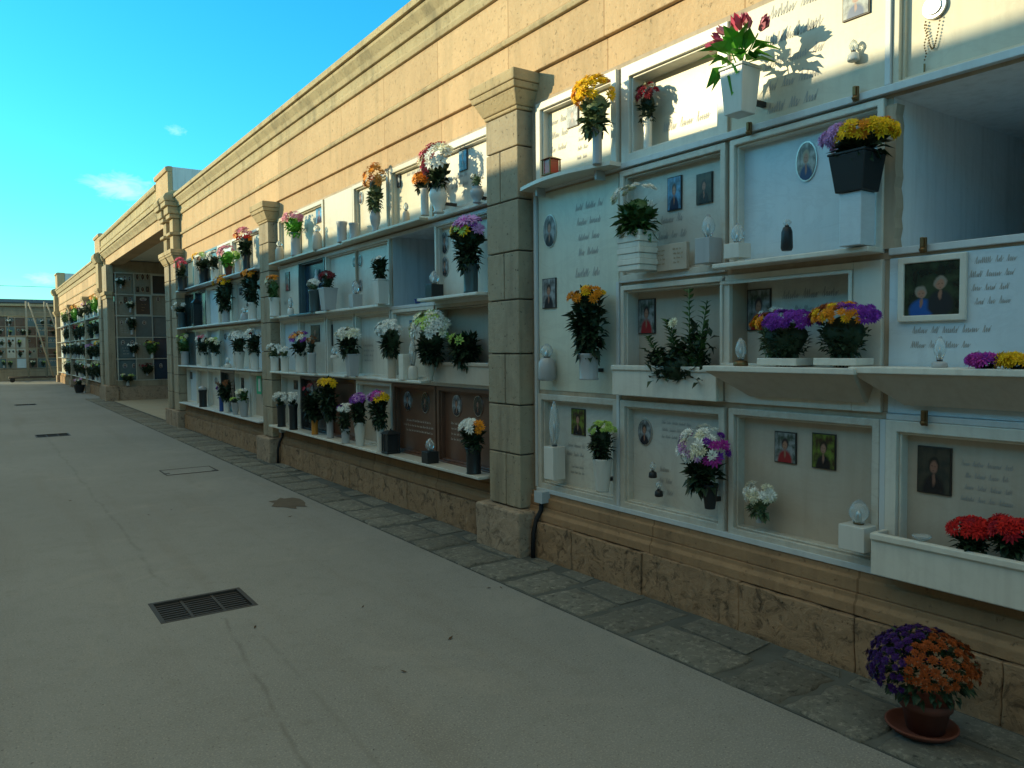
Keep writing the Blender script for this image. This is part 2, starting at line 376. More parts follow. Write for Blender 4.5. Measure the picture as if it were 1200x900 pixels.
# grates
def grate(i, label, rect, nb, sections):
    x0, x1, y0, y1 = rect; cx, cy = (x0+x1)/2, (y0+y1)/2
    e = empty('drain_grate', label, 'drain', (cx, cy, 0), 0)
    w, h = x1-x0, y1-y0
    p = MB(); p.box(-w/2, w/2, -h/2, h/2, -.30, -.28); p.box(-w/2-.01, -w/2, -h/2, h/2, -.3, -.02); p.box(w/2, w/2+.01, -h/2, h/2, -.3, -.02)
    p.box(-w/2, w/2, -h/2-.01, -h/2, -.3, -.02); p.box(-w/2, w/2, h/2, h/2+.01, -.3, -.02); p.build('pit', 'pit_dark', e)
    f = MB(); t = .026
    f.box(-w/2, w/2, -h/2, -h/2+t, -.03, .002); f.box(-w/2, w/2, h/2-t, h/2, -.03, .002)
    f.box(-w/2, -w/2+t, -h/2+t, h/2-t, -.03, .002); f.box(w/2-t, w/2, -h/2+t, h/2-t, -.03, .002)
    f.build('frame', 'iron', e, .002)
    g = MB()
    for k in range(nb):
        yy = -h/2+t+(h-2*t)*(k+.5)/nb; g.box(-w/2+t, w/2-t, yy-.008, yy+.008, -.034, -.012)
    for k in range(1, sections):
        xx = -w/2+w*k/sections; g.box(xx-.008, xx+.008, -h/2+t, h/2-t, -.03, -.008)
    g.build('bars', 'iron', e)
grate(0, 'large rusty iron drain grate in the lane with three rows of slots, closest one', holes[0], 9, 3)
grate(1, 'small looking iron drain grate in the lane halfway to the open bay', holes[1], 9, 3)
grate(2, 'farthest drain grate in the lane, beside the open bay', holes[2], 9, 3)
# filled inspection cover: a thin rusty frame round a cement fill
e = empty('manhole_cover', 'cement filled inspection cover with thin rusty frame set in the lane', 'manhole cover', (-1.205, 10.1, 0))
f = MB()
f.box(-.30, .30, -.23, -.216, -.02, .006); f.box(-.30, .30, .216, .23, -.02, .006); f.box(-.30, -.286, -.216, .216, -.02, .006); f.box(.286, .30, -.216, .216, -.02, .006)
f.build('frame', 'iron', e); f = MB(); f.box(-.284, .284, -.214, .214, -.04, .003); f.build('fill', 'road', e)
for sx in (-1, 1):
    f = MB(); f.box(sx*.27-.035, sx*.27+.035, -.05*sx-.17, -.05*sx-.1, 0, .005); f.build('lifting_pocket', 'iron', e)
# worn hole with earth
mb = MB(); r2 = random.Random(5)
pts = [(-.885+.155*(1+.35*r2.uniform(-1, 1))*math.cos(a), 7.36+.27*(1+.35*r2.uniform(-1, 1))*math.sin(a)) for a in [2*math.pi*k/18 for k in range(18)]]
mb.face([(x, y_, .004) for x, y_ in pts]); structure(mb.build('road_patch', 'patch_brown'))
# fallen leaves and grit
for (x, y_) in ((-2.127, 4.143), (-1.354, 3.384), (-1.735, 3.16), (-2.08, 7.585), (-1.865, 7.7), (-1.523, 4.1), (-.744, 3.96), (-.68, 3.92), (-1.064, 6.727), (-2.6, 8.8)):
    mb = MB(); l = rnd.uniform(.012, .03); a = rnd.uniform(0, 6.28); ca, sa = math.cos(a), math.sin(a)
    P = lambda p, q, z: (p*ca-q*sa, p*sa+q*ca, z)
    mb.face([P(-l, 0, .003), P(0, -l*.33, .006), P(0, 0, .004)]); mb.face([P(0, -l*.33, .006), P(l, 0, .012), P(0, 0, .004)])
    mb.face([P(-l, 0, .003), P(0, 0, .004), P(0, l*.33, .008)]); mb.face([P(0, 0, .004), P(l, 0, .012), P(0, l*.33, .008)])
    tag(mb.build('fallen_leaf', 'dry_leaf', loc=(x, y_, 0)), 'dry brown leaf scrap lying on the bare lane', 'leaf', 'leaf scraps on the lane')

# ------------------------------------------------------------------ the long wall
ZR = [.475, 1.18, 1.885, 2.585, 3.215]
wall = empty('burial_wall', 'long sandstone burial wall beside the lane, with stepped cornice and two square pilasters', 'burial wall', (0, 8, 0))
def wpart(name, mb, mats, bevel=0, parent=None):
    o = mb.build(name, mats, parent or wall, bevel)
    if (parent or wall) is wall: o.location = -wall.location
    return o
Y0, Y1 = -14.0, 16.9
# plinth blocks, hewn
mb = MB(); r2 = random.Random(11); y = Y0
while y < Y1-.05:
    L = min(r2.uniform(.5, .72), Y1-y)
    if y < -3: L = min(3., Y1-y)
    mb.box(-.085+r2.uniform(-.006, .006), .3, y+.0018, y+L-.0018, -.1, .262+r2.uniform(-.004, .004)); y += L
pl = wpart('plinth', mb, 'plinth_stone'); rough_up(pl, 7, .009, 11); 
md = pl.modifiers.new('edge', 'BEVEL'); md.width = .004; md.limit_method = 'ANGLE'; md.angle_limit = R(60)
mb = MB()
mb.prism([(-.062, .266), (-.062, .315), (-.045, .335), (-.045, .36), (.25, .36), (.25, .266)], Y0, Y1)
mb.prism([(-.036, .362), (-.036, .425), (-.022, .432), (-.022, .462), (.25, .462), (.25, .362)], Y0, Y1)
wpart('ledge', mb, 'ledge_stone', .004)
# frieze and cornice
mb = MB()
mb.prism([(0, 3.225), (0, 3.425), (.3, 3.425), (.3, 3.225)], Y0, Y1)
mb.prism([(-.03, 3.43), (-.03, 3.705), (.3, 3.705), (.3, 3.43)], Y0, Y1)
mb.prism([(-.03, 3.765), (-.03, 4.085), (.3, 4.085), (.3, 3.765)], Y0, Y1)
wpart('frieze', mb, 'frieze_stone', .006)
mb = MB()
mb.prism([(-.055, 3.707), (-.06, 3.735), (-.035, 3.763), (.3, 3.763), (.3, 3.707)], Y0, Y1)
mb.prism([(-.055, 4.088), (-.065, 4.13), (-.05, 4.15), (-.06, 4.235), (.3, 4.235), (.3, 4.088)], Y0, Y1)
mb.prism([(-.085, 4.238), (-.10, 4.29), (-.145, 4.36), (-.145, 4.392), (.3, 4.392), (.3, 4.238)], Y0, Y1)
mb.prism([(-.175, 4.395), (-.175, 4.455), (-.15, 4.475), (3.2, 4.475), (3.2, 4.395)], Y0, Y1)
cor = wpart('cornice', mb, 'cornice_stone', .006)
# body: back, ends, roof
mb = MB(); mb.box(2.6, 2.8, Y0, Y1, -.1, 4.39); mb.box(.31, 2.59, Y0, Y0+.2, -.1, 4.39); mb.box(.31, 2.59, Y1-.2, Y1, -.1, 4.39)
wpart('back_wall', mb, 'old_stone')
# niche grid per bay: uprights and bands of mortar between the fronts
BAYS = {'a': [4.42, 3.56, 2.715, 1.85, 1.0, .15, -.70], 'b': [10.1, 9.36, 8.46, 7.65, 6.77, 5.9, 4.93], 'c': [15.72, 14.9, 14.05, 13.2, 12.35, 11.5, 10.62]}
OPEN = [('a', 3, 3), ('b', 4, 2)]                      # (bay, column, row) of the two empty recesses, rows counted from the ground
mb = MB()
def grid_bay(cols, t=.02, extra=()):
    ya, yb = cols[0]+.06, cols[-1]-.06
    for z in ZR: mb.box(.0, .28, yb, ya, z-t/1.2, z+t/1.2)
    for i, yv in enumerate(cols):
        for k in range(4):
            if (i, k) in extra: continue
            w = .0145 if 0 < i < len(cols)-1 else .06
            c0 = yv if 0 < i < len(cols)-1 else (yv+.06 if i == 0 else yv-.06)
            mb.box(.004, .276, c0-w, c0+w, ZR[k]+t/1.2, ZR[k+1]-t/1.2)
grid_bay(BAYS['a'], extra=()); grid_bay(BAYS['b'], extra=((2, 2),)); grid_bay(BAYS['c'])
mb.box(.0, .28, Y0, -.765, .462, 3.222)
wpart('niche_grid', mb, 'niche_mortar', .003)
# blank slabs close the two bays nobody sees behind the camera
mb = MB()
for i in (4, 5):
    for k in range(4): mb.box(-.012, .03, BAYS['a'][i+1]+.02, BAYS['a'][i]-.02, ZR[k]+.025, ZR[k+1]-.025)
wpart('blank_slab', mb, 'marble_white', .004)
# white metal rails between the rows
def rail(y0, y1, z, h=.028, d=.03): m_ = MB(); m_.box(-d, -.001, y0, y1, z-h/2, z+h/2); wpart('rail', m_, 'rail_metal', .003)
rail(-.7, 4.42, 2.60, .034, .035); rail(-.7, 4.42, .478, .03, .03)
rail(-.7, 1.835, 1.90, .03, .022); rail(-.7, 1.835, 1.18, .026, .022); rail(2.73, 3.55, 1.905, .03, .024)
for z0_, z1_, yv in ((.495, 2.58, 4.425), (.495, 1.9, 3.565), (.495, 1.165, 1.848), (2.62, 3.215, 1.85)):
    m_ = MB(); m_.box(-.026, -.001, yv-.013, yv+.013, z0_, z1_); wpart('rail', m_, 'rail_metal', .003)
for z in (2.565, 1.885, 1.185): rail(4.9, 10.1, z, .03, .03)
# pilasters
def pilaster(cy, w=.405, d=.13, parent=wall, base=True, ztop=3.425):
    e = MB(); y0, y1 = cy-w/2, cy+w/2; r3 = random.Random(int(cy*10)); z = .33; hs_ = []
    while z < 3.16:
        h = min(r3.uniform(.33, .40), 3.175-z); hs_.append((z, z+h)); z += h
    for i, (a, b2) in enumerate(hs_):
        g_ = .0045
        if i % 2: e.box(-d, .05, y0, y1, a+g_, b2-g_)
        else:
            s_ = y0+w*r3.choice((.45, .55, .6)); e.box(-d, .05, y0, s_-g_, a+g_, b2-g_); e.box(-d, .05, s_+g_, y1, a+g_, b2-g_)
    sh = e.build('pilaster', 'pilaster_stone', parent, .007); sh.location = -parent.location
    e = MB(); e.box(-d+.022, .04, y0+.022, y1-.022, .33, 3.2); j = e.build('joints', 'mortar_dark', sh)
    e = MB()
    e.box(-.21, .02, cy-.29, cy+.28, -.06, .325)
    o = e.build('base_block', 'base_stone', sh); rough_up(o, 6, .008, 12)
    md = o.modifiers.new('edge', 'BEVEL'); md.width = .015; md.segments = 2; md.limit_method = 'ANGLE'; md.angle_limit = R(50)
    e = MB()
    def sq(o_, z0, z1, o2=None):
        o2 = o_ if o2 is None else o2
        n = len(e.v)
        for q, z in ((o_, z0), (o2, z1)): e.v.extend([(-d-q, y0-q, z), (.03, y0-q, z), (.03, y1+q, z), (-d-q, y1+q, z)])
        for q in ((0, 3, 2, 1), (4, 5, 6, 7), (0, 1, 5, 4), (1, 2, 6, 5), (2, 3, 7, 6), (3, 0, 4, 7)):
            e.f.append(tuple(n+i for i in q)); e.m.append(0); e.sm.append(False)
    sq(.008, 3.176, 3.20, .012); sq(.018, 3.201, 3.30, .065); sq(.075, 3.302, 3.345, .085); sq(.092, 3.347, 3.424, .092)
    e.build('capital', 'cornice_stone', sh, .008)
    return sh
pilaster(4.683); pilaster(10.36); pilaster(-1.0)

# double pilaster at the end of the long wall, carried up through the frieze
for cy, nm in ((16.62, 0), (16.0, 1)):
    sh = pilaster(cy, .42, .16, ztop=3.2)
    e = MB()
    for z0, z1, q in ((3.426, 3.70, -.03), (3.70, 3.76, .03), (3.76, 4.02, -.03), (4.02, 4.10, .03), (4.10, 4.24, .06), (4.24, 4.33, .11)):
        e.box(-.20-q, -.036, cy-.16-q*.6, cy+.16+q*.6, z0+.002, z1-.002)
    e.prism([(-.32, 4.332), (-.34, 4.40), (-.30, 4.47), (-.18, 4.53), (-.036, 4.55), (-.036, 4.332)], cy-.235, cy+.235)
    o = e.build('upper_pilaster', 'cornice_stone', sh, .012)

# ------------------------------------------------------------------ the open bay: lintel and parapet over it, niche wall on its far side
bay = empty('open_bay', 'open roofed bay of the burial wall with high parapet and plain ceiling', 'portico', (1.5, 21.5, 0))
def part_of(root):
    def f(name, mb, mats, bevel=0):
        o = mb.build(name, mats, root, bevel); o.location = -root.location; return o
    return f
bp = part_of(bay)
mb = MB(); mb.prism([(-.03, 4.06), (-.03, 4.30), (.34, 4.30), (.34, 4.06)], 16.93, 26.4); bp('lintel', mb, 'frieze_stone', .008)
mb = MB()
mb.prism([(-.06, 4.303), (-.09, 4.36), (-.14, 4.43), (-.14, 4.47), (.3, 4.47), (.3, 4.303)], 16.93, 28.5)
mb.prism([(-.17, 4.473), (-.17, 4.53), (.3, 4.53), (.3, 4.473)], 16.93, 28.5)
mb.prism([(-.04, 4.533), (-.04, 4.70), (-.06, 4.71), (-.06, 4.76), (-.04, 4.77), (-.04, 4.93), (.2, 4.93), (.2, 4.533)], 17.96, 27.28)
mb.prism([(-.08, 4.933), (-.10, 4.97), (-.10, 5.03), (-.06, 5.05), (.25, 5.05), (.25, 4.933)], 17.96, 27.28)
bp('parapet', mb, 'cornice_stone', .006)
for y0, y1 in ((16.70, 17.95), (27.29, 28.55)):
    mb = MB(); mb.box(-.07, .02, y0, y1, 4.533, 5.08); mb.prism([(-.10, 5.083), (-.11, 5.12), (-.11, 5.17), (-.05, 5.19), (.02, 5.19), (.02, 5.083)], y0, y1); bp('parapet_post', mb, 'frieze_stone', .006)
mb = MB(); mb.box(.023, 4.3, 16.705, 17.93, 4.478, 5.185); mb.box(.262, 4.3, 17.932, 27.3, 4.478, 5.04); mb.box(.023, 4.3, 27.302, 28.54, 4.478, 5.185); bp('roof_block', mb, 'plaster_side', .01)
mb = MB(); mb.box(.345, 4.2, 16.95, 25.55, 4.20, 4.29); bp('ceiling', mb, 'plaster_cream')
mb = MB(); mb.box(4.2, 4.35, 16.95, 28, -.1, 4.19); mb.box(.3, 4.19, 16.92, 17.1, -.1, 4.19); bp('inner_wall', mb, 'old_stone')
mb = MB(); ys_ = 25.6
mb.box(-.13, .06, ys_, ys_+.9, .47, 4.055); mb.box(.063, 4.19, ys_+.1, ys_+.3, 3.84, 4.19); mb.box(.063, 4.19, ys_+.05, ys_+.3, .42, .60)
bp('niche_wall', mb, 'pilaster_stone', .006)
mb = MB(); mb.box(-.26, .1, ys_-.12, ys_+1.0, -.06, .46); mb.box(.103, 4.19, ys_-.05, ys_+.3, -.06, .42); o = bp('plinth', mb, 'base_stone', .02)
mb = MB(); mb.box(-.2, .02, ys_-.07, ys_+.95, 3.15, 3.26); mb.box(-.16, .03, ys_-.04, ys_+.9, 3.05, 3.147); bp('impost', mb, 'cornice_stone', .008)
AX = [.12, .62, 1.10, 1.58, 2.06, 2.54]; AZ = [.60, 1.25, 1.90, 2.55, 3.19, 3.83]
mb = MB()
for z in AZ: mb.box(.066, 2.6, ys_+.05, ys_+.28, z-.018, z+.018)
for x in AX: mb.box(x-.02, x+.02, ys_+.053, ys_+.277, .62, 3.81)
bp('niche_grid', mb, 'marble_pale', .003)

# ------------------------------------------------------------------ far block of the burial wall
far = empty('burial_wall', 'distant sandstone burial wall beyond the open bay with one side in full sun', 'burial wall', (0, 35, 0))
fp = part_of(far)
F0, F1 = 26.5, 44.3
mb = MB(); y = F0; r2 = random.Random(2)
while y < F1-.1:
    L = min(r2.uniform(.6, .9), F1-y); mb.box(-.085, .3, y+.004, y+L-.004, -.1, .33); y += L
fp('plinth', mb, 'plinth_stone', .012)
mb = MB(); mb.prism([(-.05, .333), (-.05, .40), (-.02, .47), (.25, .47), (.25, .333)], F0, F1); fp('ledge', mb, 'ledge_stone', .004)
mb = MB(); mb.prism([(-.0, 3.225), (0, 3.425), (.3, 3.425), (.3, 3.225)], F0, F1); mb.prism([(-.03, 3.43), (-.03, 3.7), (.3, 3.7), (.3, 3.43)], F0, F1); mb.prism([(-.03, 3.765), (-.03, 4.085), (.3, 4.085), (.3, 3.765)], F0, F1)
fp('frieze', mb, 'frieze_stone', .006)
mb = MB(); mb.prism([(-.055, 3.703), (-.06, 3.735), (-.035, 3.762), (.3, 3.762), (.3, 3.703)], F0, F1)
mb.prism([(-.055, 4.088), (-.06, 4.235), (.3, 4.235), (.3, 4.088)], F0, F1); mb.prism([(-.10, 4.238), (-.145, 4.36), (-.145, 4.392), (.3, 4.392), (.3, 4.238)], F0, F1)
mb.prism([(-.175, 4.395), (-.175, 4.455), (-.15, 4.472), (3.2, 4.472), (3.2, 4.395)], 28.6, F1)
fp('cornice', mb, 'cornice_stone', .006)
mb = MB(); mb.box(2.6, 2.8, F0, F1, -.1, 4.39); fp('back_wall', mb, 'old_stone')
FC = [43.0, 42.15, 41.3, 40.45, 39.6, 38.75, 37.9, 37.05, 36.2, 35.35, 34.5, 33.65, 32.8, 31.95, 31.1, 30.25, 29.4, 28.55, 27.7]
mb = MB()
for z in ZR: mb.box(0, .28, 27.6, 43.1, z-.018, z+.018)
for yv in FC: mb.box(.004, .276, yv-.02, yv+.02, ZR[0]+.02, ZR[4]-.02)
fp('niche_grid', mb, 'niche_mortar')
for k in range(4): mb = MB(); mb.box(-.16, -.001, 27.6, 43.1, ZR[k]+.019, ZR[k]+.035); fp('shelf', mb, 'rail_metal')
for cy in (31.25, 36.9):
    sh = pilaster(cy, .42, .16, parent=far)
for cy in (27.05, 43.6):
    sh = pilaster(cy, .6, .16, parent=far)
    e = MB(); e.box(-.2, -.036, cy-.3, cy+.3, 3.43, 4.2); e.prism([(-.24, 4.203), (-.32, 4.36), (-.30, 4.47), (-.18, 4.53), (-.036, 4.55), (-.036, 4.203)], cy-.34, cy+.34); e.build('upper_pilaster', 'cornice_stone', sh, .012)
mb = MB(); mb.box(-.07, .25, 43.1, 44.25, 4.533, 5.2); mb.prism([(-.11, 5.203), (-.11, 5.27), (-.05, 5.30), (.26, 5.30), (.26, 5.203)], 43.1, 44.25); fp('parapet_post', mb, 'frieze_stone', .006)
mb = MB(); mb.box(.262, 4.3, 43.12, 44.2, 4.478, 5.28); fp('roof_block', mb, 'plaster_side', .01)

# ------------------------------------------------------------------ block closing the end of the lane
end = empty('burial_block', 'shaded stone burial block closing the far end of the lane', 'burial block', (0, 47, 0))
ep = part_of(end); EY = 47.0
EX = [-3.1, -2.62, -2.13, -1.72, -1.27, -.80, -.32, .16]; EZ = [.64, 1.16, 1.68, 2.26, 2.78, 3.3]
mb = MB(); mb.box(-3.25, 3, EY, EY+.3, 3.318, 3.80); mb.box(-3.25, 3, EY+.02, EY+.3, 3.80, 4.0); mb.box(-3.25, 3, EY-.03, EY+.3, .0, .60); mb.box(-3.25, -3.12, EY, EY+.3, .6, 3.318); mb.box(.18, 3, EY, EY+.3, .6, 3.318)
mb.box(-3.25, 3, EY+3, EY+3.2, 0, 4.0); mb.box(-3.25, -3.0, EY+.3, EY+3, 0, 4.0); ep('wall', mb, 'old_stone', .01)
mb = MB(); mb.box(-3.4, 3, EY-.16, EY+.3, 3.83, 3.93); mb.box(-3.3, 3, EY-.07, EY-.001, 3.30, 3.34); ep('cornice', mb, 'cornice_stone', .01)
mb = MB(); mb.box(-3.45, 3, EY-.05, EY+3.3, 4.02, 4.19); ep('roof', mb, 'roof_sheet')
mb = MB()
for z in EZ: mb.box(-3.12, .18, EY, EY+.28, z-.015, z+.015)
for x in EX: mb.box(x-.018, x+.018, EY+.003, EY+.277, .66, 3.28)
ep('niche_grid', mb, 'niche_mortar')
# block on the other side of the lane: what shades the lower wall and the road
HO = 4.79
opp = empty('burial_block', 'tall plain stone block across the lane, shading the road', 'burial block', (-8.5, 16, 0))
op_ = part_of(opp)
mb = MB(); mb.box(-10, -7.05, -16, 46.2, -.1, HO-.3); op_('wall', mb, 'old_stone')
mb = MB(); mb.box(-10.1, -6.9, -16.1, 46.3, HO-.298, HO); op_('cornice', mb, 'cornice_stone', .02)

# rolling ladder used to reach the top rows
lad = empty('rolling_ladder', 'tall metal rolling ladder with platform parked before the end block', 'ladder', (-.9, 45.6, 0))
def tubes(name, segs, r=.028): 
    m_ = MB()
    for s_ in segs: m_.tube(s_, r, 6)
    m_.build(name, 'ladder_metal', lad)
for x in (-.37, .42):
    tubes('post', [[(x, 0, .15), (x, 0, 4.02)]], .04)
    tubes('stringer', [[(x+.10, -.1, 3.95), (x+1.02, -1.0, .2)]], .035)
m_ = MB()
for k in range(12):
    t = (k+.7)/12.5; a = Vector((-.27+.92*t, -.1-.9*t, 3.95-3.75*t)); m_.tube([a, a+Vector((.79, 0, 0))], .016, 5)
m_.build('rungs', 'ladder_metal', lad)
m_ = MB(); m_.box(-1.15, .40, -.35, .25, 2.24, 2.30); m_.build('platform', 'ladder_metal', lad)
tubes('rail', [[(-1.15, -.3, 2.3), (-1.15, -.3, 3.2), (.35, -.3, 3.2)]], .018)
m_ = MB()
for y_ in (-1.0, .3): m_.tube([(-1.2, y_, .22), (1.15, y_, .22)], .035, 6)
for x in (-1.2, 1.15): m_.tube([(x, -1.0, .22), (x, .3, .22)], .035, 6)
m_.build('base_frame', 'iron', lad)
for x in (-1.1, 1.05):
    for y_ in (-1.0, .3):
        m_ = MB(); m_.lathe([(.02, -.03), (.11, -.03), (.12, 0), (.11, .03), (.02, .03)], (0, 0, 0), 14)
        o = m_.build('wheel', 'rubber', lad, loc=(x, y_, .12)); o.rotation_euler = (R(90), 0, 0)
# cable across the sky at the end
m_ = MB(); m_.tube([(-9+k, 49.0, 5.02-.02*math.sin(k*.26)) for k in range(13)], .012, 5)
m_.tube([(-9, 49.0, 0), (-9, 49.0, 5.1)], .05, 6); m_.tube([(3, 49.0, 0), (3, 49.0, 5.1)], .05, 6)
tag(m_.build('overhead_cable', 'rubber'), 'thin overhead cable strung above the roof of the end block', 'cable')

# ------------------------------------------------------------------ burial niches
def glyphs(mb, x0, z0, x1, z1, n, y, r):
    """lines of slanted engraved script: each word a thin ribbon of up and down strokes"""
    ph = (z1-z0)/n; lh = ph*.44
    for k in range(n):
        zb = z1-(k+1)*ph+ph*.26; x = x0+r.uniform(0, .12)*(x1-x0); xe = x1-r.uniform(0, .22)*(x1-x0)
        while x < xe-lh:
            m = r.randint(4, 9); pts = []; up = r.uniform(1.0, 1.25)
            for q in range(m*2):
                tall = up if q == 1 else (r.choice((.55, .6, .65, 1.0)) if q % 2 else 0)
                pts.append((x+(.28*lh if q % 2 else 0)+r.uniform(-.03, .03)*lh, zb+lh*tall+r.uniform(-.04, .04)*lh)); x += lh*(.17 if q % 2 else .12)
                if x > xe: break
            for a, b_ in zip(pts, pts[1:]):
                dx, dz = b_[0]-a[0], b_[1]-a[1]; L_ = math.hypot(dx, dz) or 1; t = lh*(.055 if dz < 0 else .03)
                nx, nz = -dz/L_*t, dx/L_*t
                mb.face([(a[0]+nx, y-.0012, a[1]+nz), (a[0]-nx, y-.0012, a[1]-nz), (b_[0]-nx, y-.0012, b_[1]-nz), (b_[0]+nx, y-.0012, b_[1]+nz)])
            x += lh*.55
def photo_mat(name, bgc, hair, skin_c, cloth, people=((.5, .60, 1.0),), back=None):
    # a small printed photograph: soft head and shoulders against a blurred backdrop
    m, nt, b = newmat(name)
    tc = N(nt, 'ShaderNodeTexCoord'); v = tc.outputs['Generated']
    nz = N(nt, 'ShaderNodeTexNoise'); nz.inputs['Scale'].default_value = 5; nz.inputs['Detail'].default_value = 3; nt.links.new(v, nz.inputs['Vector'])
    vm = N(nt, 'ShaderNodeVectorMath', operation='MULTIPLY_ADD'); nt.links.new(nz.outputs['Color'], vm.inputs[0]); vm.inputs[1].default_value = (.09, .09, .09); nt.links.new(v, vm.inputs[2])
    nb = noise(nt, v, 3.2, 3); c = mix(nt, bgc, back or sc3(bgc, .35), ramp(nt, nb, [(.4, 0), (.62, 1)]))
    def blob(cx, cz, rx, rz, col, c, soft=.25):
        s1 = N(nt, 'ShaderNodeVectorMath', operation='SUBTRACT'); nt.links.new(vm.outputs[0], s1.inputs[0]); s1.inputs[1].default_value = (cx+.045, .5, cz+.045)
        s2 = N(nt, 'ShaderNodeVectorMath', operation='MULTIPLY'); nt.links.new(s1.outputs[0], s2.inputs[0]); s2.inputs[1].default_value = (1/rx, 0, 1/rz)
        l = N(nt, 'ShaderNodeVectorMath', operation='LENGTH'); nt.links.new(s2.outputs[0], l.inputs[0])
        return mix(nt, c, col, ramp(nt, l.outputs['Value'], [(1-soft, 1), (1, 0)]))
    for (cx, cz, k) in people:
        cl = cloth if not isinstance(cloth, dict) else cloth[cx]
        c = blob(cx, cz-.56*k, .40*k, .42*k, cl, c); c = blob(cx, cz-.30*k, .07*k, .18*k, sc3(skin_c, .8), c, .5)
        c = blob(cx, cz+.03*k, .20*k, .21*k, hair, c); c = blob(cx, cz-.02*k, .145*k, .165*k, skin_c, c, .35)
        c = blob(cx-.05*k, cz+.0*k, .035*k, .018*k, sc3(skin_c, .3), c, .8); c = blob(cx+.05*k, cz+.0*k, .035*k, .018*k, sc3(skin_c, .3), c, .8); c = blob(cx, cz-.10*k, .05*k, .014*k, sc3(skin_c, .45), c, .8)
    nt.links.new(c, b.inputs['Base Color']); b.inputs['Roughness'].default_value = .25
SK, SK2 = (.36, .19, .13), (.28, .14, .10)
photo_mat('photo_man', (.30, .33, .34), (.05, .045, .04), SK, (.02, .022, .03))
photo_mat('photo_sky', (.13, .33, .55), (.04, .03, .03), SK, (.015, .02, .06))
photo_mat('photo_dark', (.03, .035, .03), (.02, .02, .018), SK2, (.012, .012, .015), back=(.06, .055, .04))
photo_mat('photo_lady', (.34, .36, .34), (.30, .25, .17), SK, (.02, .05, .14))
photo_mat('photo_green', (.14, .20, .03), (.03, .02, .015), SK, (.01, .01, .012), back=(.05, .03, .015))
photo_mat('photo_red', (.28, .30, .30), (.04, .03, .03), SK, (.30, .02, .025), back=(.06, .08, .06))
photo_mat('photo_pair', (.03, .05, .025), (.25, .22, .18), SK, {.31: (.015, .09, .32), .66: (.02, .025, .03)}, people=((.31, .42, .62), (.66, .58, .66)), back=(.008, .012, .008))
def portrait(parent, cx, cz, w, h, shape, pal, y):
    fm = MB(); mb = MB()
    if shape == 'oval':
        fm.disc(cx, cz, w/2+.006, h/2+.006, y-.008, y, 0, 20); mb.disc(cx, cz, w/2, h/2, y-.0105, y-.0081, 0, 20)
    else:
        fm.box(cx-w/2-.005, cx+w/2+.005, y-.009, y, cz-h/2-.005, cz+h/2+.005); mb.box(cx-w/2, cx+w/2, y-.0115, y-.0091, cz-h/2, cz+h/2)
    f_ = fm.build('portrait', 'silver' if shape == 'oval' else 'dark_metal', parent)
    mb.build('photo', 'photo_'+pal, f_)

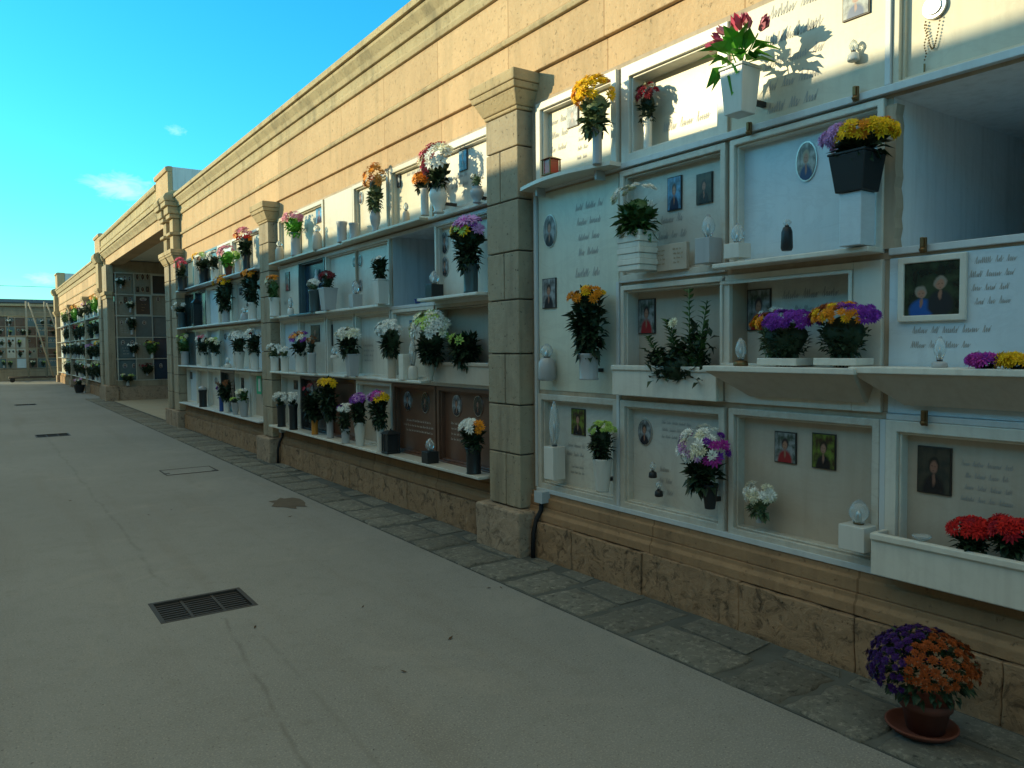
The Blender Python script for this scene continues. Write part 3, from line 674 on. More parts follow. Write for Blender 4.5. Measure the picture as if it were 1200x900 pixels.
rt = random.Random(21)
def tomb(label, y0, y1, z0, z1, style='framed', slab='marble_grey', frame='marble_white', rec=.05, fw=.045, proud=.025, pics=(), text=(), shelf=None, clip=(), letter='letter_grey', group='burial niches in the long wall', rot=WALL, x0=0.0, y_at=None, box=None, shelf_mat=None):
    """label, left and right end along the wall, bottom and top; pics (u0,v0,u1,v1,shape,palette) and text (u0,v0,u1,v1,lines) measured on the slab"""
    root = empty('burial_niche', label, 'burial niche', (x0, y0, z0) if y_at is None else (y0, y_at, z0), rot, group)
    w = abs(y0-y1); h = z1-z0; g = .014
    if y_at is None:
        def loc(u, v): yy, zz = at(u, v, rec); return y0-yy, zz-z0
    else:
        def loc(u, v): xx, zz = at_y(u, v, y_at+rec); return xx-y0, zz-z0
    lo, hi = g, h-g
    if style == 'framed':
        f = MB(); f.ring(g, w-g, lo, hi, fw, -proud, rec+.03); f.ring(g+fw+.0005, w-g-fw-.0005, lo+fw+.0005, hi-fw-.0005, .012, -proud+.022, rec+.03); f.build('frame', frame, root, .004)
        s_ = MB(); s_.box(g+fw+.0125, w-g-fw-.0125, rec, rec+.028, lo+fw+.0125, hi-fw-.0125); s_.build('slab', slab, root)
    elif style == 'flat':
        s_ = MB(); s_.box(g, w-g, rec, max(rec+.03, .05), lo, hi); s_.build('slab', slab, root, .004)
    elif style == 'open':
        D = 2.1; s_ = MB(); a, b_, c_, d_ = g+.004, w-g-.004, lo+.004, hi-.004
        s_.face([(a, .0, c_), (a, D, c_), (a, D, d_), (a, .0, d_)]); s_.face([(b_, 0, c_), (b_, D, c_), (b_, D, d_), (b_, 0, d_)])
        s_.face([(a, 0, c_), (b_, 0, c_), (b_, D, c_), (a, D, c_)]); s_.face([(a, 0, d_), (b_, 0, d_), (b_, D, d_), (a, D, d_)]); s_.face([(a, D, c_), (b_, D, c_), (b_, D, d_), (a, D, d_)])
        s_.build('recess', slab, root)
    elif style == 'inset':                                # thick slab with a window-like recess cut into it
        a0, a1, b0, b1 = box
        p0 = loc(a0, b1); p1 = loc(a1, b0); xl, zl, xr, zh = p0[0], p0[1], p1[0], p1[1]
        s_ = MB(); pr = -.02
        s_.box(g, xl, pr, .05, lo, hi); s_.box(xr, w-g, pr, .05, lo, hi); s_.box(xl+.0005, xr-.0005, pr, .05, lo, zl); s_.box(xl+.0005, xr-.0005, pr, .05, zh, hi)
        s_.build('frame', frame, root, .004)
        s_ = MB(); s_.ring(xl, xr, zl, zh, .016, pr-.012, pr-.001); s_.build('moulding', frame, root, .003)
        s_ = MB(); s_.box(xl-.02, xr+.02, rec, rec+.03, zl-.02, zh+.02); s_.box(xl-.02, xl-.0006, .051, rec-.001, zl, zh); s_.box(xr+.0006, xr+.02, .051, rec-.001, zl, zh); s_.box(xl, xr, .051, rec-.001, zl-.02, zl-.0006); s_.box(xl, xr, .051, rec-.001, zh+.0006, zh+.02); s_.build('slab', slab, root)
    for (u0, v0, u1, v1, shp, pal) in pics:
        a = loc(u0, v0); b_ = loc(u1, v1); cx, cz = (a[0]+b_[0])/2, (a[1]+b_[1])/2
        portrait(root, cx, cz, max(.05, abs(b_[0]-a[0])), max(.06, abs(a[1]-b_[1])), shp, pal, rec)
    if text:
        for (u0, v0, u1, v1, n) in text:
            m_ = MB()
            a = loc(u0, v0); b_ = loc(u1, v1)
            glyphs(m_, max(a[0], .09), min(b_[1], a[1]), min(b_[0], w-.08), max(a[1], b_[1]), n, rec, rt)
            if m_.v: m_.build('lettering', letter, root)
    if shelf:
        k, dp = shelf[0], shelf[1]
        m_ = MB(); sm = shelf_mat or frame
        if k == 'plain': m_.box(.004, w-.004, -dp, -.027, .012, .036); m_.build('shelf', sm, root, .005)
        if k == 'round':
            n = 14; pts = [(-.04+(w+.08)*i/n, -.03-dp*(.55+.45*math.sin(math.pi*i/n))) for i in range(n+1)]
            nn = len(m_.v); m_.v += [(x, y_, .012) for x, y_ in pts]+[(x, y_, .036) for x, y_ in pts]
            L = n+1
            for i in range(n): m_.f.append((nn+i, nn+i+1, nn+L+i+1, nn+L+i)); m_.m.append(0); m_.sm.append(False)
            m_.face([(x, y_, .012) for x, y_ in pts]+[(pts[-1][0], -.0275, .012), (pts[0][0], -.0275, .012)]); m_.face([(x, y_, .036) for x, y_ in pts]+[(pts[-1][0], -.0275, .036), (pts[0][0], -.0275, .036)])
            m_.face([(pts[0][0], -.0275, .012), (pts[-1][0], -.0275, .012), (pts[-1][0], -.0275, .036), (pts[0][0], -.0275, .036)])
            m_.face([(pts[0][0], pts[0][1], .012), (pts[0][0], -.0275, .012), (pts[0][0], -.0275, .036), (pts[0][0], pts[0][1], .036)]); m_.face([(pts[-1][0], pts[-1][1], .012), (pts[-1][0], -.0275, .012), (pts[-1][0], -.0275, .036), (pts[-1][0], pts[-1][1], .036)])
            m_.build('shelf', sm, root, .003)
            for x in (.12, w-.12):
                m_ = MB(); m_.box(x-.012, x+.012, -dp*.6, -.028, -.045, .0115); m_.build('bracket', 'ceramic_grey', root, .003)
        if k == 'wedge':                                  # ledge carried on a slanting console: (left, right, z of the ledge top, drop)
            xl, xr, zt, drop = shelf[2:]
            m_.box(xl, xr, -dp, -.021, zt-.028, zt); m_.build('shelf', sm, root, .004)
            m_ = MB(); n = 0; xi = .17
            A = [(xl+.01, -dp+.012, zt-.029), (xr-.01, -dp+.012, zt-.029), (xr-.01, -.021, zt-.029), (xl+.01, -.021, zt-.029), (xl+xi, -.05, zt-drop), (xr-xi*.3, -.05, zt-drop), (xr-xi*.3, -.021, zt-drop), (xl+xi, -.021, zt-drop)]
            for q in ((0, 1, 2, 3), (4, 7, 6, 5), (0, 4, 5, 1), (1, 5, 6, 2), (3, 2, 6, 7), (0, 3, 7, 4)): m_.face([A[i] for i in q])
            m_.build('console', 'marble_beige', root, .003)
        if k == 'trough':                                 # planter trough closing the lower part, (z top)
            zt = shelf[2]; t = .02
            m_.box(g, w-g, -dp, -dp+t, .02, zt); m_.box(g, g+t, -dp+t, -.027, .02, zt); m_.box(w-g-t, w-g, -dp+t, -.027, .02, zt); m_.box(g+t, w-g-t, -dp+t, -.027, .02, .045)
            m_.box(g+.001, w-g-.001, -dp-.012, -dp-.0005, zt-.03, zt-.001)
            m_.build('trough', sm, root, .005); m_ = MB(); m_.box(g+t, w-g-t, -dp+t, -.027, .046, zt-.035); m_.build('soil', 'soil', root)
    for (u, v) in clip:
        yy, zz = at(u, v, -.03); x = y0-yy; z = zz-z0
        m_ = MB(); m_.box(x-.013, x+.013, -.05, -.0355, z-.035, z+.03); m_.lathe([(.012, 0), (.016, .01), (.006, .022)], (x, -.05, z-.03), 8); m_.box(x-.008, x+.008, -.06, -.0505, z-.012, z+.03); m_.build('clip', 'bronze', root, .003)
    return root
A_, B_, C_ = BAYS['a'], BAYS['b'], BAYS['c']
G = 'burial niches in the long wall'
def cell(cols, i, k, **kw): return dict(y0=cols[i], y1=cols[i+1], z0=ZR[k], z1=ZR[k+1], **kw)
# bay a (closest) - rows from the top
tomb('white framed niche front with yellow flowers on its rounded shelf beside the large pilaster', **cell(A_, 0, 3, slab='marble_cream', frame='marble_white', rec=.045, fw=.05, pics=[(666, 128, 678, 146, 'rect', 'man')], text=[(642, 105, 672, 175, 5), (676, 148, 690, 186, 4)], shelf=('round', .17)))
tomb('deeply recessed cream niche front behind the dark red flowers, a pale green picture on it', **cell(A_, 1, 3, slab='marble_cream', frame='marble_white', rec=.12, fw=.07, proud=.01, text=[(775, 140, 840, 165, 2)], pics=()))
tomb('large cream slab with long bold inscription, top row, right of the tulips', **cell(A_, 2, 3, style='flat', rec=-.012, slab='marble_cream', pics=[(990, -10, 1019, 14, 'rect', 'lady')], text=[(893, -25, 985, 30, 3), (893, 38, 970, 120, 4)], clip=[(880, 151), (1005, 110)]))
tomb('top row niche front with a rosary hanging on its cream slab', **cell(A_, 3, 3, slab='marble_cream', frame='marble_cream', rec=.03, fw=.03, proud=.012))
tomb('tall plain grey slab two rows high with two small portraits above one another', A_[0], A_[1], ZR[1], ZR[3], 'flat', 'marble_green', rec=-.006, pics=[(638, 254, 652, 288, 'oval', 'man'), (637, 328, 652, 360, 'rect', 'man')], text=[(674, 235, 710, 300, 4), (670, 310, 705, 328, 1)])
tomb('framed niche front with a stone book and white flowers, third row of the closest bay', **cell(A_, 1, 2, slab='marble_grey', frame='marble_pale', rec=.05, fw=.035, pics=[(784, 210, 799, 244, 'rect', 'sky'), (818, 206, 835, 236, 'rect', 'dark')], text=[(770, 250, 812, 280, 2)]))
tomb('blue tinted marble niche front with yellow flowers at its upper right corner', **cell(A_, 2, 2, slab='marble_blue', frame='marble_white', rec=.045, fw=.03, pics=[(935, 170, 957, 209, 'oval', 'lady')], shelf=('plain', .15)))
tomb('open empty niche with bare plaster inside', **cell(A_, 3, 2, style='open', slab='plaster_white', group=G))
tomb('niche front with a planter trough full of dark spiky leaves and one white rose', **cell(A_, 1, 1, slab='marble_beige', frame='marble_white', rec=.10, fw=.03, proud=.02, pics=[(750, 352, 768, 390, 'rect', 'red')], shelf=('trough', .09, .205)))
tomb('thick white slab with window-like recess behind purple and yellow flowers', **cell(A_, 2, 1, style='inset', slab='marble_grey', frame='marble_white', rec=.13, box=(866, 1021, 318, 428), pics=[(878, 341, 903, 386, 'rect', 'red')], text=[(912, 335, 990, 352, 1), (925, 355, 985, 380, 2)], shelf=('wedge', .22, .005, .845, .215, .158)))
tomb('white slab with a framed photo of two people and wide ledge below', **cell(A_, 3, 1, style='flat', slab='marble_blue', rec=-.01, text=[(1136, 298, 1205, 358, 4), (1048, 379, 1162, 412, 2)], clip=[(1084, 287)], shelf=('wedge', .20, -.06, .9, .222, .165)))
tomb('bottom row niche front beside the large pilaster, with a tall column lamp', **cell(A_, 0, 0, slab='marble_grey', frame='marble_pale', rec=.04, fw=.04, pics=[(671, 479, 686, 510, 'rect', 'green')], text=[(664, 515, 690, 540, 2), (668, 542, 690, 560, 2)]))
tomb('bottom row niche front with an oval portrait and a white and purple bouquet', **cell(A_, 1, 0, slab='marble_grey', frame='marble_pale', rec=.04, fw=.04, pics=[(749, 491, 764, 522, 'oval', 'man')], text=[(773, 490, 815, 520, 3), (772, 542, 790, 585, 3)]))
tomb('bottom row niche front with two portraits side by side and white lamp box', **cell(A_, 2, 0, slab='marble_beige', frame='marble_pale', rec=.05, fw=.035, pics=[(910, 506, 933, 543, 'rect', 'red'), (954, 508, 979, 550, 'rect', 'green')]))
tomb('bottom row niche front with dark portrait above a white trough of red flowers', **cell(A_, 3, 0, slab='marble_beige', frame='marble_white', rec=.05, fw=.05, pics=[(1078, 523, 1114, 580, 'rect', 'dark')], text=[(1125, 535, 1195, 600, 4)], clip=[(1085, 489)], shelf=('trough', .13, .205)))
m_ = MB(); r2 = random.Random(8); pts = [(1.815+r2.uniform(-.005, .005), ZR[2]+.03+.62*k/14) for k in range(15)]
for k in range(14):
    (a0, z0), (a1, z1) = pts[k], pts[k+1]; m_.face([(-.012, 1.866, z0), (-.012, a0, z0), (-.012, a1, z1), (-.012, 1.866, z1)]); m_.face([(-.012, a0, z0), (.05, a0, z0), (.05, a1, z1), (-.012, a1, z1)])
wpart('broken_edge', m_, 'niche_mortar')
# bay b - middle
tomb('top row niche front left of the plain blank slab, behind pink flowers', B_[0], B_[2], ZR[3], ZR[4], 'framed', 'marble_cream', 'marble_cream', rec=.03, pics=[(371, 243, 379, 259, 'rect', 'sky')], shelf=('plain', .15), text=[(345, 262, 366, 275, 1)])
tomb('blank cream slab without frame in the top row between two knobs', **cell(B_, 2, 3, style='flat', slab='marble_cream', rec=-.015, shelf=('plain', .12)))
tomb('narrow top row niche front behind dried orange flowers', **cell(B_, 3, 3, slab='marble_cream', frame='marble_cream', rec=.03, fw=.04, pics=[(421, 226, 426, 238, 'oval', 'man')], shelf=('plain', .15)))
tomb('top row niche front behind the orange mum in a slim vase', **cell(B_, 4, 3, slab='marble_cream', frame='marble_cream', rec=.04, pics=[(464, 202, 470, 218, 'rect', 'man')], text=[(474, 190, 496, 202, 2)], shelf=('plain', .16)))
tomb('bright white niche front with orange portrait, top row against the large pilaster', **cell(B_, 5, 3, slab='marble_white', frame='marble_white', rec=.04, fw=.06, pics=[(539, 173, 548, 198, 'rect', 'sky')], text=[(527, 205, 550, 218, 2)], shelf=('plain', .08)))
tomb('narrow pale niche front beside the second pilaster, upper middle row', **cell(B_, 0, 2, style='flat', slab='marble_white', rec=-.01, pics=[(335, 320, 340, 340, 'rect', 'red')], text=[(333, 350, 345, 358, 1)], shelf=('plain', .15)))
tomb('dark blue niche front with a pale statue relief', **cell(B_, 1, 2, slab='marble_navy', frame='marble_teal', rec=.05, fw=.03, shelf=('plain', .15), shelf_mat='marble_teal'))
tomb('double width grey niche front with four small oval portraits', B_[2], B_[4], ZR[2], ZR[3], 'framed', 'marble_grey', 'marble_white', rec=.03, fw=.03, pics=[(414, 302, 418, 313, 'oval', 'man'), (420.5, 300, 424.5, 312, 'oval', 'man'), (413.5, 330, 417.5, 342, 'oval', 'man'), (421, 328, 425, 341, 'oval', 'man')], shelf=('plain', .15))
tomb('open empty niche with stained bluish plaster and a little lamp at its edge', **cell(B_, 4, 2, style='open', slab='plaster_side'))
tomb('pale niche front with two oval portraits and sunflowers beside the large pilaster', **cell(B_, 5, 2, slab='marble_white', frame='marble_white', rec=.04, fw=.03, pics=[(518, 273, 526, 296, 'oval', 'man'), (518.5, 302, 526, 323, 'oval', 'man')], shelf=('plain', .2)))
tomb('narrow bluish white front with little white vases, beside the second pilaster', **cell(B_, 0, 1, slab='marble_blue', frame='marble_white', rec=.03, fw=.03, shelf=('plain', .17)))
tomb('niche front with the yellow wrapped bouquet before it', **cell(B_, 1, 1, slab='marble_grey', frame='marble_grey', rec=.03, fw=.03, pics=[(365, 382, 375, 400, 'rect', 'dark')], shelf=('plain', .17)))
tomb('niche front with a drooping white bouquet over a tall square vase', **cell(B_, 2, 1, slab='marble_grey', frame='marble_grey', rec=.03, fw=.03, pics=[(386.5, 381, 390.5, 405, 'rect', 'dark')], shelf=('plain', .14)))
tomb('pale green white front with panelled slab behind a cloud of tiny white flowers', **cell(B_, 3, 1, slab='marble_white', frame='marble_white', rec=.035, fw=.03, text=[(424, 402, 440, 425, 4)], shelf=('plain', .1)))
tomb('white niche front behind the largest green and white bouquet', **cell(B_, 4, 1, slab='marble_white', frame='marble_white', rec=.035, fw=.035, pics=[(481, 376, 485, 386, 'rect', 'sky')], shelf=('plain', .17)))
tomb('beige recessed front with a low planter of dark leaves beside the large pilaster', **cell(B_, 5, 1, slab='marble_beige', frame='marble_beige', rec=.08, fw=.03, shelf=('trough', .08, .20)))
tomb('bottom row front with two white flower vases on a white ledge', **cell(B_, 0, 0, slab='marble_grey', frame='marble_grey', rec=.04, fw=.03, pics=[(345, 446, 349, 456, 'rect', 'dark')], shelf=('plain', .2), shelf_mat='marble_white'))
tomb('black niche front hidden by tall dark plants, bottom row', **cell(B_, 1, 0, slab='marble_dark', frame='marble_dark', rec=.04, fw=.03, pics=[(360, 449, 368, 462, 'oval', 'man')], shelf=('plain', .2), shelf_mat='marble_grey'))
tomb('brown marble front behind purple flowers, bottom row', **cell(B_, 2, 0, slab='marble_brown', frame='marble_brown', rec=.04, fw=.03, shelf=('plain', .2), shelf_mat='marble_white'))
tomb('pale bottom row front behind purple and yellow flowers and a black lantern', **cell(B_, 3, 0, slab='marble_beige', frame='marble_white', rec=.04, fw=.035, shelf=('plain', .2), shelf_mat='marble_white'))
tomb('brown marble front with two portrait ovals and a candle on a black block', **cell(B_, 4, 0, slab='marble_brown', frame='marble_brown', rec=.035, fw=.035, pics=[(474, 459, 483, 481, 'oval', 'man'), (495, 460, 503, 484, 'oval', 'dark')], text=[(473, 488, 512, 512, 3)], letter='letter_pale', shelf=('plain', .2), shelf_mat='marble_grey'))
tomb('brown marble front with two portrait ovals beside the large pilaster', **cell(B_, 5, 0, slab='marble_brown', frame='marble_brown', rec=.035, fw=.035, pics=[(531, 463, 541, 488, 'oval', 'man'), (556, 464, 566, 488, 'oval', 'dark')], text=[(527, 492, 546, 520, 4)], letter='letter_pale', shelf=('plain', .2), shelf_mat='marble_grey'))
# bay c - beyond the second pilaster
CN = ['next to the double pilaster', 'second from the double pilaster', 'third from the double pilaster', 'third from the slim pilaster', 'second from the slim pilaster', 'next to the slim pilaster']
RN = ['bottom row', 'second row', 'third row', 'top row']
CM = {(0, 3): 'marble_teal', (1, 3): 'marble_white', (2, 3): 'marble_teal', (3, 3): 'marble_blue', (4, 3): 'marble_cream', (5, 3): 'marble_grey',
      (0, 2): 'marble_dark', (1, 2): 'marble_navy', (2, 2): 'marble_blue', (3, 2): 'marble_grey', (4, 2): 'marble_grey', (5, 2): 'marble_grey',
      (0, 1): 'marble_teal', (1, 1): 'marble_grey', (2, 1): 'marble_blue', (3, 1): 'marble_blue', (4, 1): 'marble_white', (5, 1): 'marble_blue',
      (0, 0): 'marble_blue', (1, 0): 'marble_beige', (2, 0): 'marble_white', (3, 0): 'marble_dark', (4, 0): 'marble_white', (5, 0): 'marble_beige'}
CP = {(0, 0): [(223, 436, 225.5, 444, 'rect', 'dark')], (4, 0): [(283, 443, 286, 455, 'rect', 'dark')], (2, 0): [(252, 442, 255, 450, 'oval', 'man')], (4, 2): [(281, 338, 284, 345, 'rect', 'man')], (3, 1): [(263, 391, 266, 398, 'oval', 'man')]}
TONE = dict(marble_teal='dark slate', marble_white='white', marble_blue='bluish white', marble_cream='cream', marble_grey='pale grey', marble_dark='black', marble_navy='dark blue', marble_beige='beige', marble_brown='brown', marble_taupe='taupe', marble_green='pale green')
for k in (3, 2, 1, 0):
    for i in range(6):
        mm = CM[i, k]; fr = mm if mm in ('marble_dark', 'marble_navy', 'marble_teal') else 'marble_white'
        tomb('%s niche front, %s, %s' % (TONE[mm], RN[k], CN[i]), **cell(C_, i, k, slab=mm, frame=fr, rec=.035, fw=.035, pics=CP.get((i, k), []), shelf=('plain', .18), shelf_mat='rail_metal'))
# niche wall of the open bay (faces down the lane)
ALC = [['marble_taupe', 'marble_taupe', 'marble_dark'], ['marble_taupe', 'marble_dark', 'marble_taupe'], ['marble_taupe', 'marble_teal', 'marble_teal'], ['marble_teal', 'marble_taupe', 'marble_navy'], ['marble_teal', 'marble_taupe', 'marble_navy']]  # taupe fronts: deeper shade of the enclosed bay put into the colour
AP = {(0, 0): [(138, 324, 142, 329, 'oval', 'man'), (144, 323, 148, 329, 'oval', 'man'), (150, 324, 153.5, 329, 'oval', 'man')], (0, 1): [(159, 321, 162.5, 328, 'oval', 'dark'), (165, 321, 169, 328, 'oval', 'dark'), (171, 321, 174.5, 328, 'oval', 'dark'), (165, 336, 169, 342, 'oval', 'dark'), (159.5, 336, 163, 342, 'rect', 'dark'), (171, 336, 174.5, 342, 'rect', 'dark')],
      (1, 0): [(145, 348, 149, 355, 'rect', 'dark'), (151, 348, 155, 355, 'rect', 'man'), (140, 353, 143.5, 356, 'oval', 'dark')], (1, 1): [(164, 349, 171.5, 352.5, 'oval', 'lady')], (1, 2): [(183.5, 348, 187, 353, 'oval', 'man')], (2, 0): [(141, 376, 144, 380, 'oval', 'man'), (147, 375, 150, 379, 'oval', 'man')], (2, 1): [(167, 376, 171, 380, 'oval', 'man')],
      (3, 0): [(142, 399, 146, 404, 'oval', 'man'), (153, 399, 157, 404, 'oval', 'man')], (3, 1): [(170, 398, 175, 403, 'oval', 'dark')], (4, 0): [(144, 426, 149, 431, 'oval', 'lady'), (155, 426, 159, 431, 'oval', 'man')], (4, 1): [(170, 425.5, 175, 431, 'oval', 'dark')], (4, 2): [(187, 426, 190, 431, 'oval', 'man')]}
ORD = ['top row', 'second row from the top', 'middle row', 'second row from the bottom', 'bottom row']; COLN = ['left', 'middle', 'right']
for r_ in range(5):
    for c_ in range(3):
        mm = ALC[r_][c_]; k = 4-r_
        tomb('%s niche front of the open bay, %s, %s column' % (TONE[mm], ORD[r_], COLN[c_]), AX[c_], AX[c_+1], AZ[k], AZ[k+1], 'framed' if c_ != 1 or r_ == 1 else 'flat', mm, mm if mm != 'marble_dark' else 'marble_grey', rec=.03 if (c_ != 1 or r_ == 1) else -.005, fw=.02, proud=.01,
             pics=AP.get((r_, c_), []), text=[(AXU, AXV, AXU2, AXV2, 3) for (AXU, AXV, AXU2, AXV2) in ({(0, 0): (141, 331, 152, 338), (0, 1): (160, 329, 174, 335), (1, 1): (165, 355, 171, 365), (2, 0): (141, 383, 150, 391), (3, 0): (143, 406, 152, 416)}.get((r_, c_), None),) if AXU is not None] if (r_, c_) in ((0, 0), (0, 1), (1, 1), (2, 0), (3, 0)) else [],
             letter='letter_bronze' if mm == 'marble_dark' else 'letter_grey', group='burial niches in the open bay', rot=0, y_at=ys_+.05)
mb = MB()
for c_ in (3, 4):
    for k in range(5): mb.box(AX[c_]+.022, AX[c_+1]-.022, ys_+.06, ys_+.1, AZ[k]+.02, AZ[k+1]-.02)
bp('blank_slab', mb, 'marble_teal')
# distant block: pale fronts nobody can tell apart, hidden behind their flowers
fr = random.Random(4)
for i in range(18):
    if i in (6, 13): pass
    for k in range(4):
        mm = fr.choice(['marble_grey', 'marble_grey', 'marble_blue', 'marble_cream', 'marble_teal' if k < 3 else 'marble_cream'])
        o = MB(); g = .025; o.box(g, FC[i]-FC[i+1]-g, -.01, .03, g, ZR[k+1]-ZR[k]-g)
        o = o.build('burial_niche', mm, loc=(0, FC[i], ZR[k])); o.rotation_euler = (0, 0, WALL)
        tag(o, 'small niche front in the %s of the distant burial wall' % RN[k], 'burial niche', 'niche fronts of the distant wall, %s' % RN[k])
# end block fronts
er = random.Random(9)
for c_ in range(7):
    for k in range(5):
        mm = er.choice(['marble_grey', 'marble_taupe', 'marble_blue', 'marble_teal', 'marble_taupe', 'marble_teal']) if k < 3 and c_ < 4 else er.choice(['marble_teal', 'marble_brown', 'marble_teal', 'marble_taupe', 'marble_brown'])
        if c_ in (2, 3) and k in (1, 2): mm = 'marble_grey'
        t = empty('burial_niche', '%s niche front of the end block, %s column, %s' % (TONE[mm], ['first', 'second', 'third', 'fourth', 'fifth', 'sixth', 'seventh'][c_], ORD[4-k]), 'burial niche', (EX[c_], EY, EZ[k]), 0, 'niche fronts of the end block')
        w = EX[c_+1]-EX[c_]; h = EZ[k+1]-EZ[k]; m_ = MB(); m_.box(.025, w-.025, -.008, .03, .022, h-.022); m_.build('slab', mm, t)
        for q in range(er.choice((0, 1, 2, 2))): portrait(t, w*(.3+.4*q), h*.68, .09, .12, 'oval', 'dark' if mm != 'marble_teal' else 'lady', -.008)
        if er.random() < .6: m_ = MB(); glyphs(m_, .08, .06, w-.08, h*.4, 3, -.008, er); m_.build('lettering', 'letter_grey', t)

# ------------------------------------------------------------------ flowers, vases, lamps
def basis(n):
    n = n.normalized(); t = n.orthogonal().normalized(); return n, t, n.cross(t)
def bloom(mb, c, n, r, kind, mi, q, rr):
    n, t, b_ = basis(n); a_ = rr.uniform(0, 6.28)
    r *= rr.uniform(.78, 1.2)
    P = lambda d, h: c + (t*math.cos(d[0])+b_*math.sin(d[0]))*d[1] + n*h
    if kind == 'tulip':
        for k in range(5):
            a = a_+k*1.2566; mb.face([P((a-.55, r*.35), -r*.6), P((a-.75, r*.62), r*.3), P((a, r*.35), r*1.15), P((a+.75, r*.62), r*.3), P((a+.55, r*.35), -r*.6)], mi, True)
        return
    layers = {3: ((11, 1, .08, .34), (9, .74, .34, .34), (6, .45, .55, .36)), 2: ((8, 1, .1, .42), (5, .6, .45, .46)), 1: ((5, 1, .12, .62), (3, .55, .5, .6))}[q]
    if kind == 'daisy' and q > 1: layers = ((10, 1, .05, .3), (8, .85, .16, .3))
    base = len(mb.v)
    for cnt, rad, up, wd in layers:
        off = rr.uniform(0, 6.28)
        for k in range(cnt):
            a = off+2*math.pi*k/cnt + rr.uniform(-.1, .1); R_ = r*rad*rr.uniform(.88, 1.1)
            h = r*up; m_ = .55*R_
            mb.face([P((a, .08*r), h*.5), P((a-wd, m_), h*.9+.08*r), P((a, R_), h*.75+(.12*r if kind != 'lily' else -.1*r)), P((a+wd, m_), h*.9+.08*r)], mi, True)
def leaf(mb, c, d, l, w, mi, rr):
    d = d.normalized(); s_ = d.cross(Vector((rr.uniform(-.5, .5), rr.uniform(-.5, .5), 1))).normalized(); n = s_.cross(d)
    m_ = c+d*l*.45+n*l*.06; tip = c+d*l-n*l*.12
    mb.face([c, m_-s_*w+n*w*.4, tip, m_], mi); mb.face([c, m_, tip, m_+s_*w+n*w*.4], mi)
def sph(rr, zmin=-1, front=-.35):
    while True:
        d = Vector((rr.gauss(0, 1), rr.gauss(0, 1), rr.gauss(0, 1))).normalized()
        if d.z >= zmin and d.y < -front: return d
VASE = {
 'cyl': lambda m_, r, h: m_.lathe([(r*.86, 0), (r*.9, h*.03), (r*.84, h*.08), (r*.86, h*.8), (r, h*.93), (r*1.02, h), (r*.8, h), (r*.75, h*.9)], (0, 0, 0), 16),
 'urn': lambda m_, r, h: m_.lathe([(r*.55, 0), (r*.6, h*.05), (r*.45, h*.12), (r*.85, h*.4), (r, h*.62), (r*.85, h*.82), (r*.62, h*.9), (r*.8, h), (r*.65, h), (r*.5, h*.9)], (0, 0, 0), 18),
 'cone': lambda m_, r, h: m_.lathe([(r*.6, 0), (r*.62, h*.05), (r*.95, h*.95), (r, h), (r*.85, h), (r*.8, h*.92)], (0, 0, 0), 16),
 'square': lambda m_, r, h: (m_.taper(0, 0, 0, h*.93, r*.72, r*.72, r*.95, r*.95), m_.taper(0, 0, h*.931, h, r*1.0, r*1.0, r*1.0, r*1.0)),
 'ribbed': lambda m_, r, h: [m_.box(-r*(1 if k % 2 else .93), r*(1 if k % 2 else .93), -r*.8*(1 if k % 2 else .93), r*.8*(1 if k % 2 else .93), h*k/7+.0005, h*(k+1)/7) for k in range(7)],
 'box': lambda m_, r, h: m_.box(-r, r, -r*.7, r*.7, 0, h),
 'dish': lambda m_, r, h: m_.lathe([(r*.7, 0), (r*.75, h*.1), (r, h*.9), (r, h), (r*.9, h), (r*.7, h*.6)], (0, 0, 0), 18)}
items_r = random.Random(77)
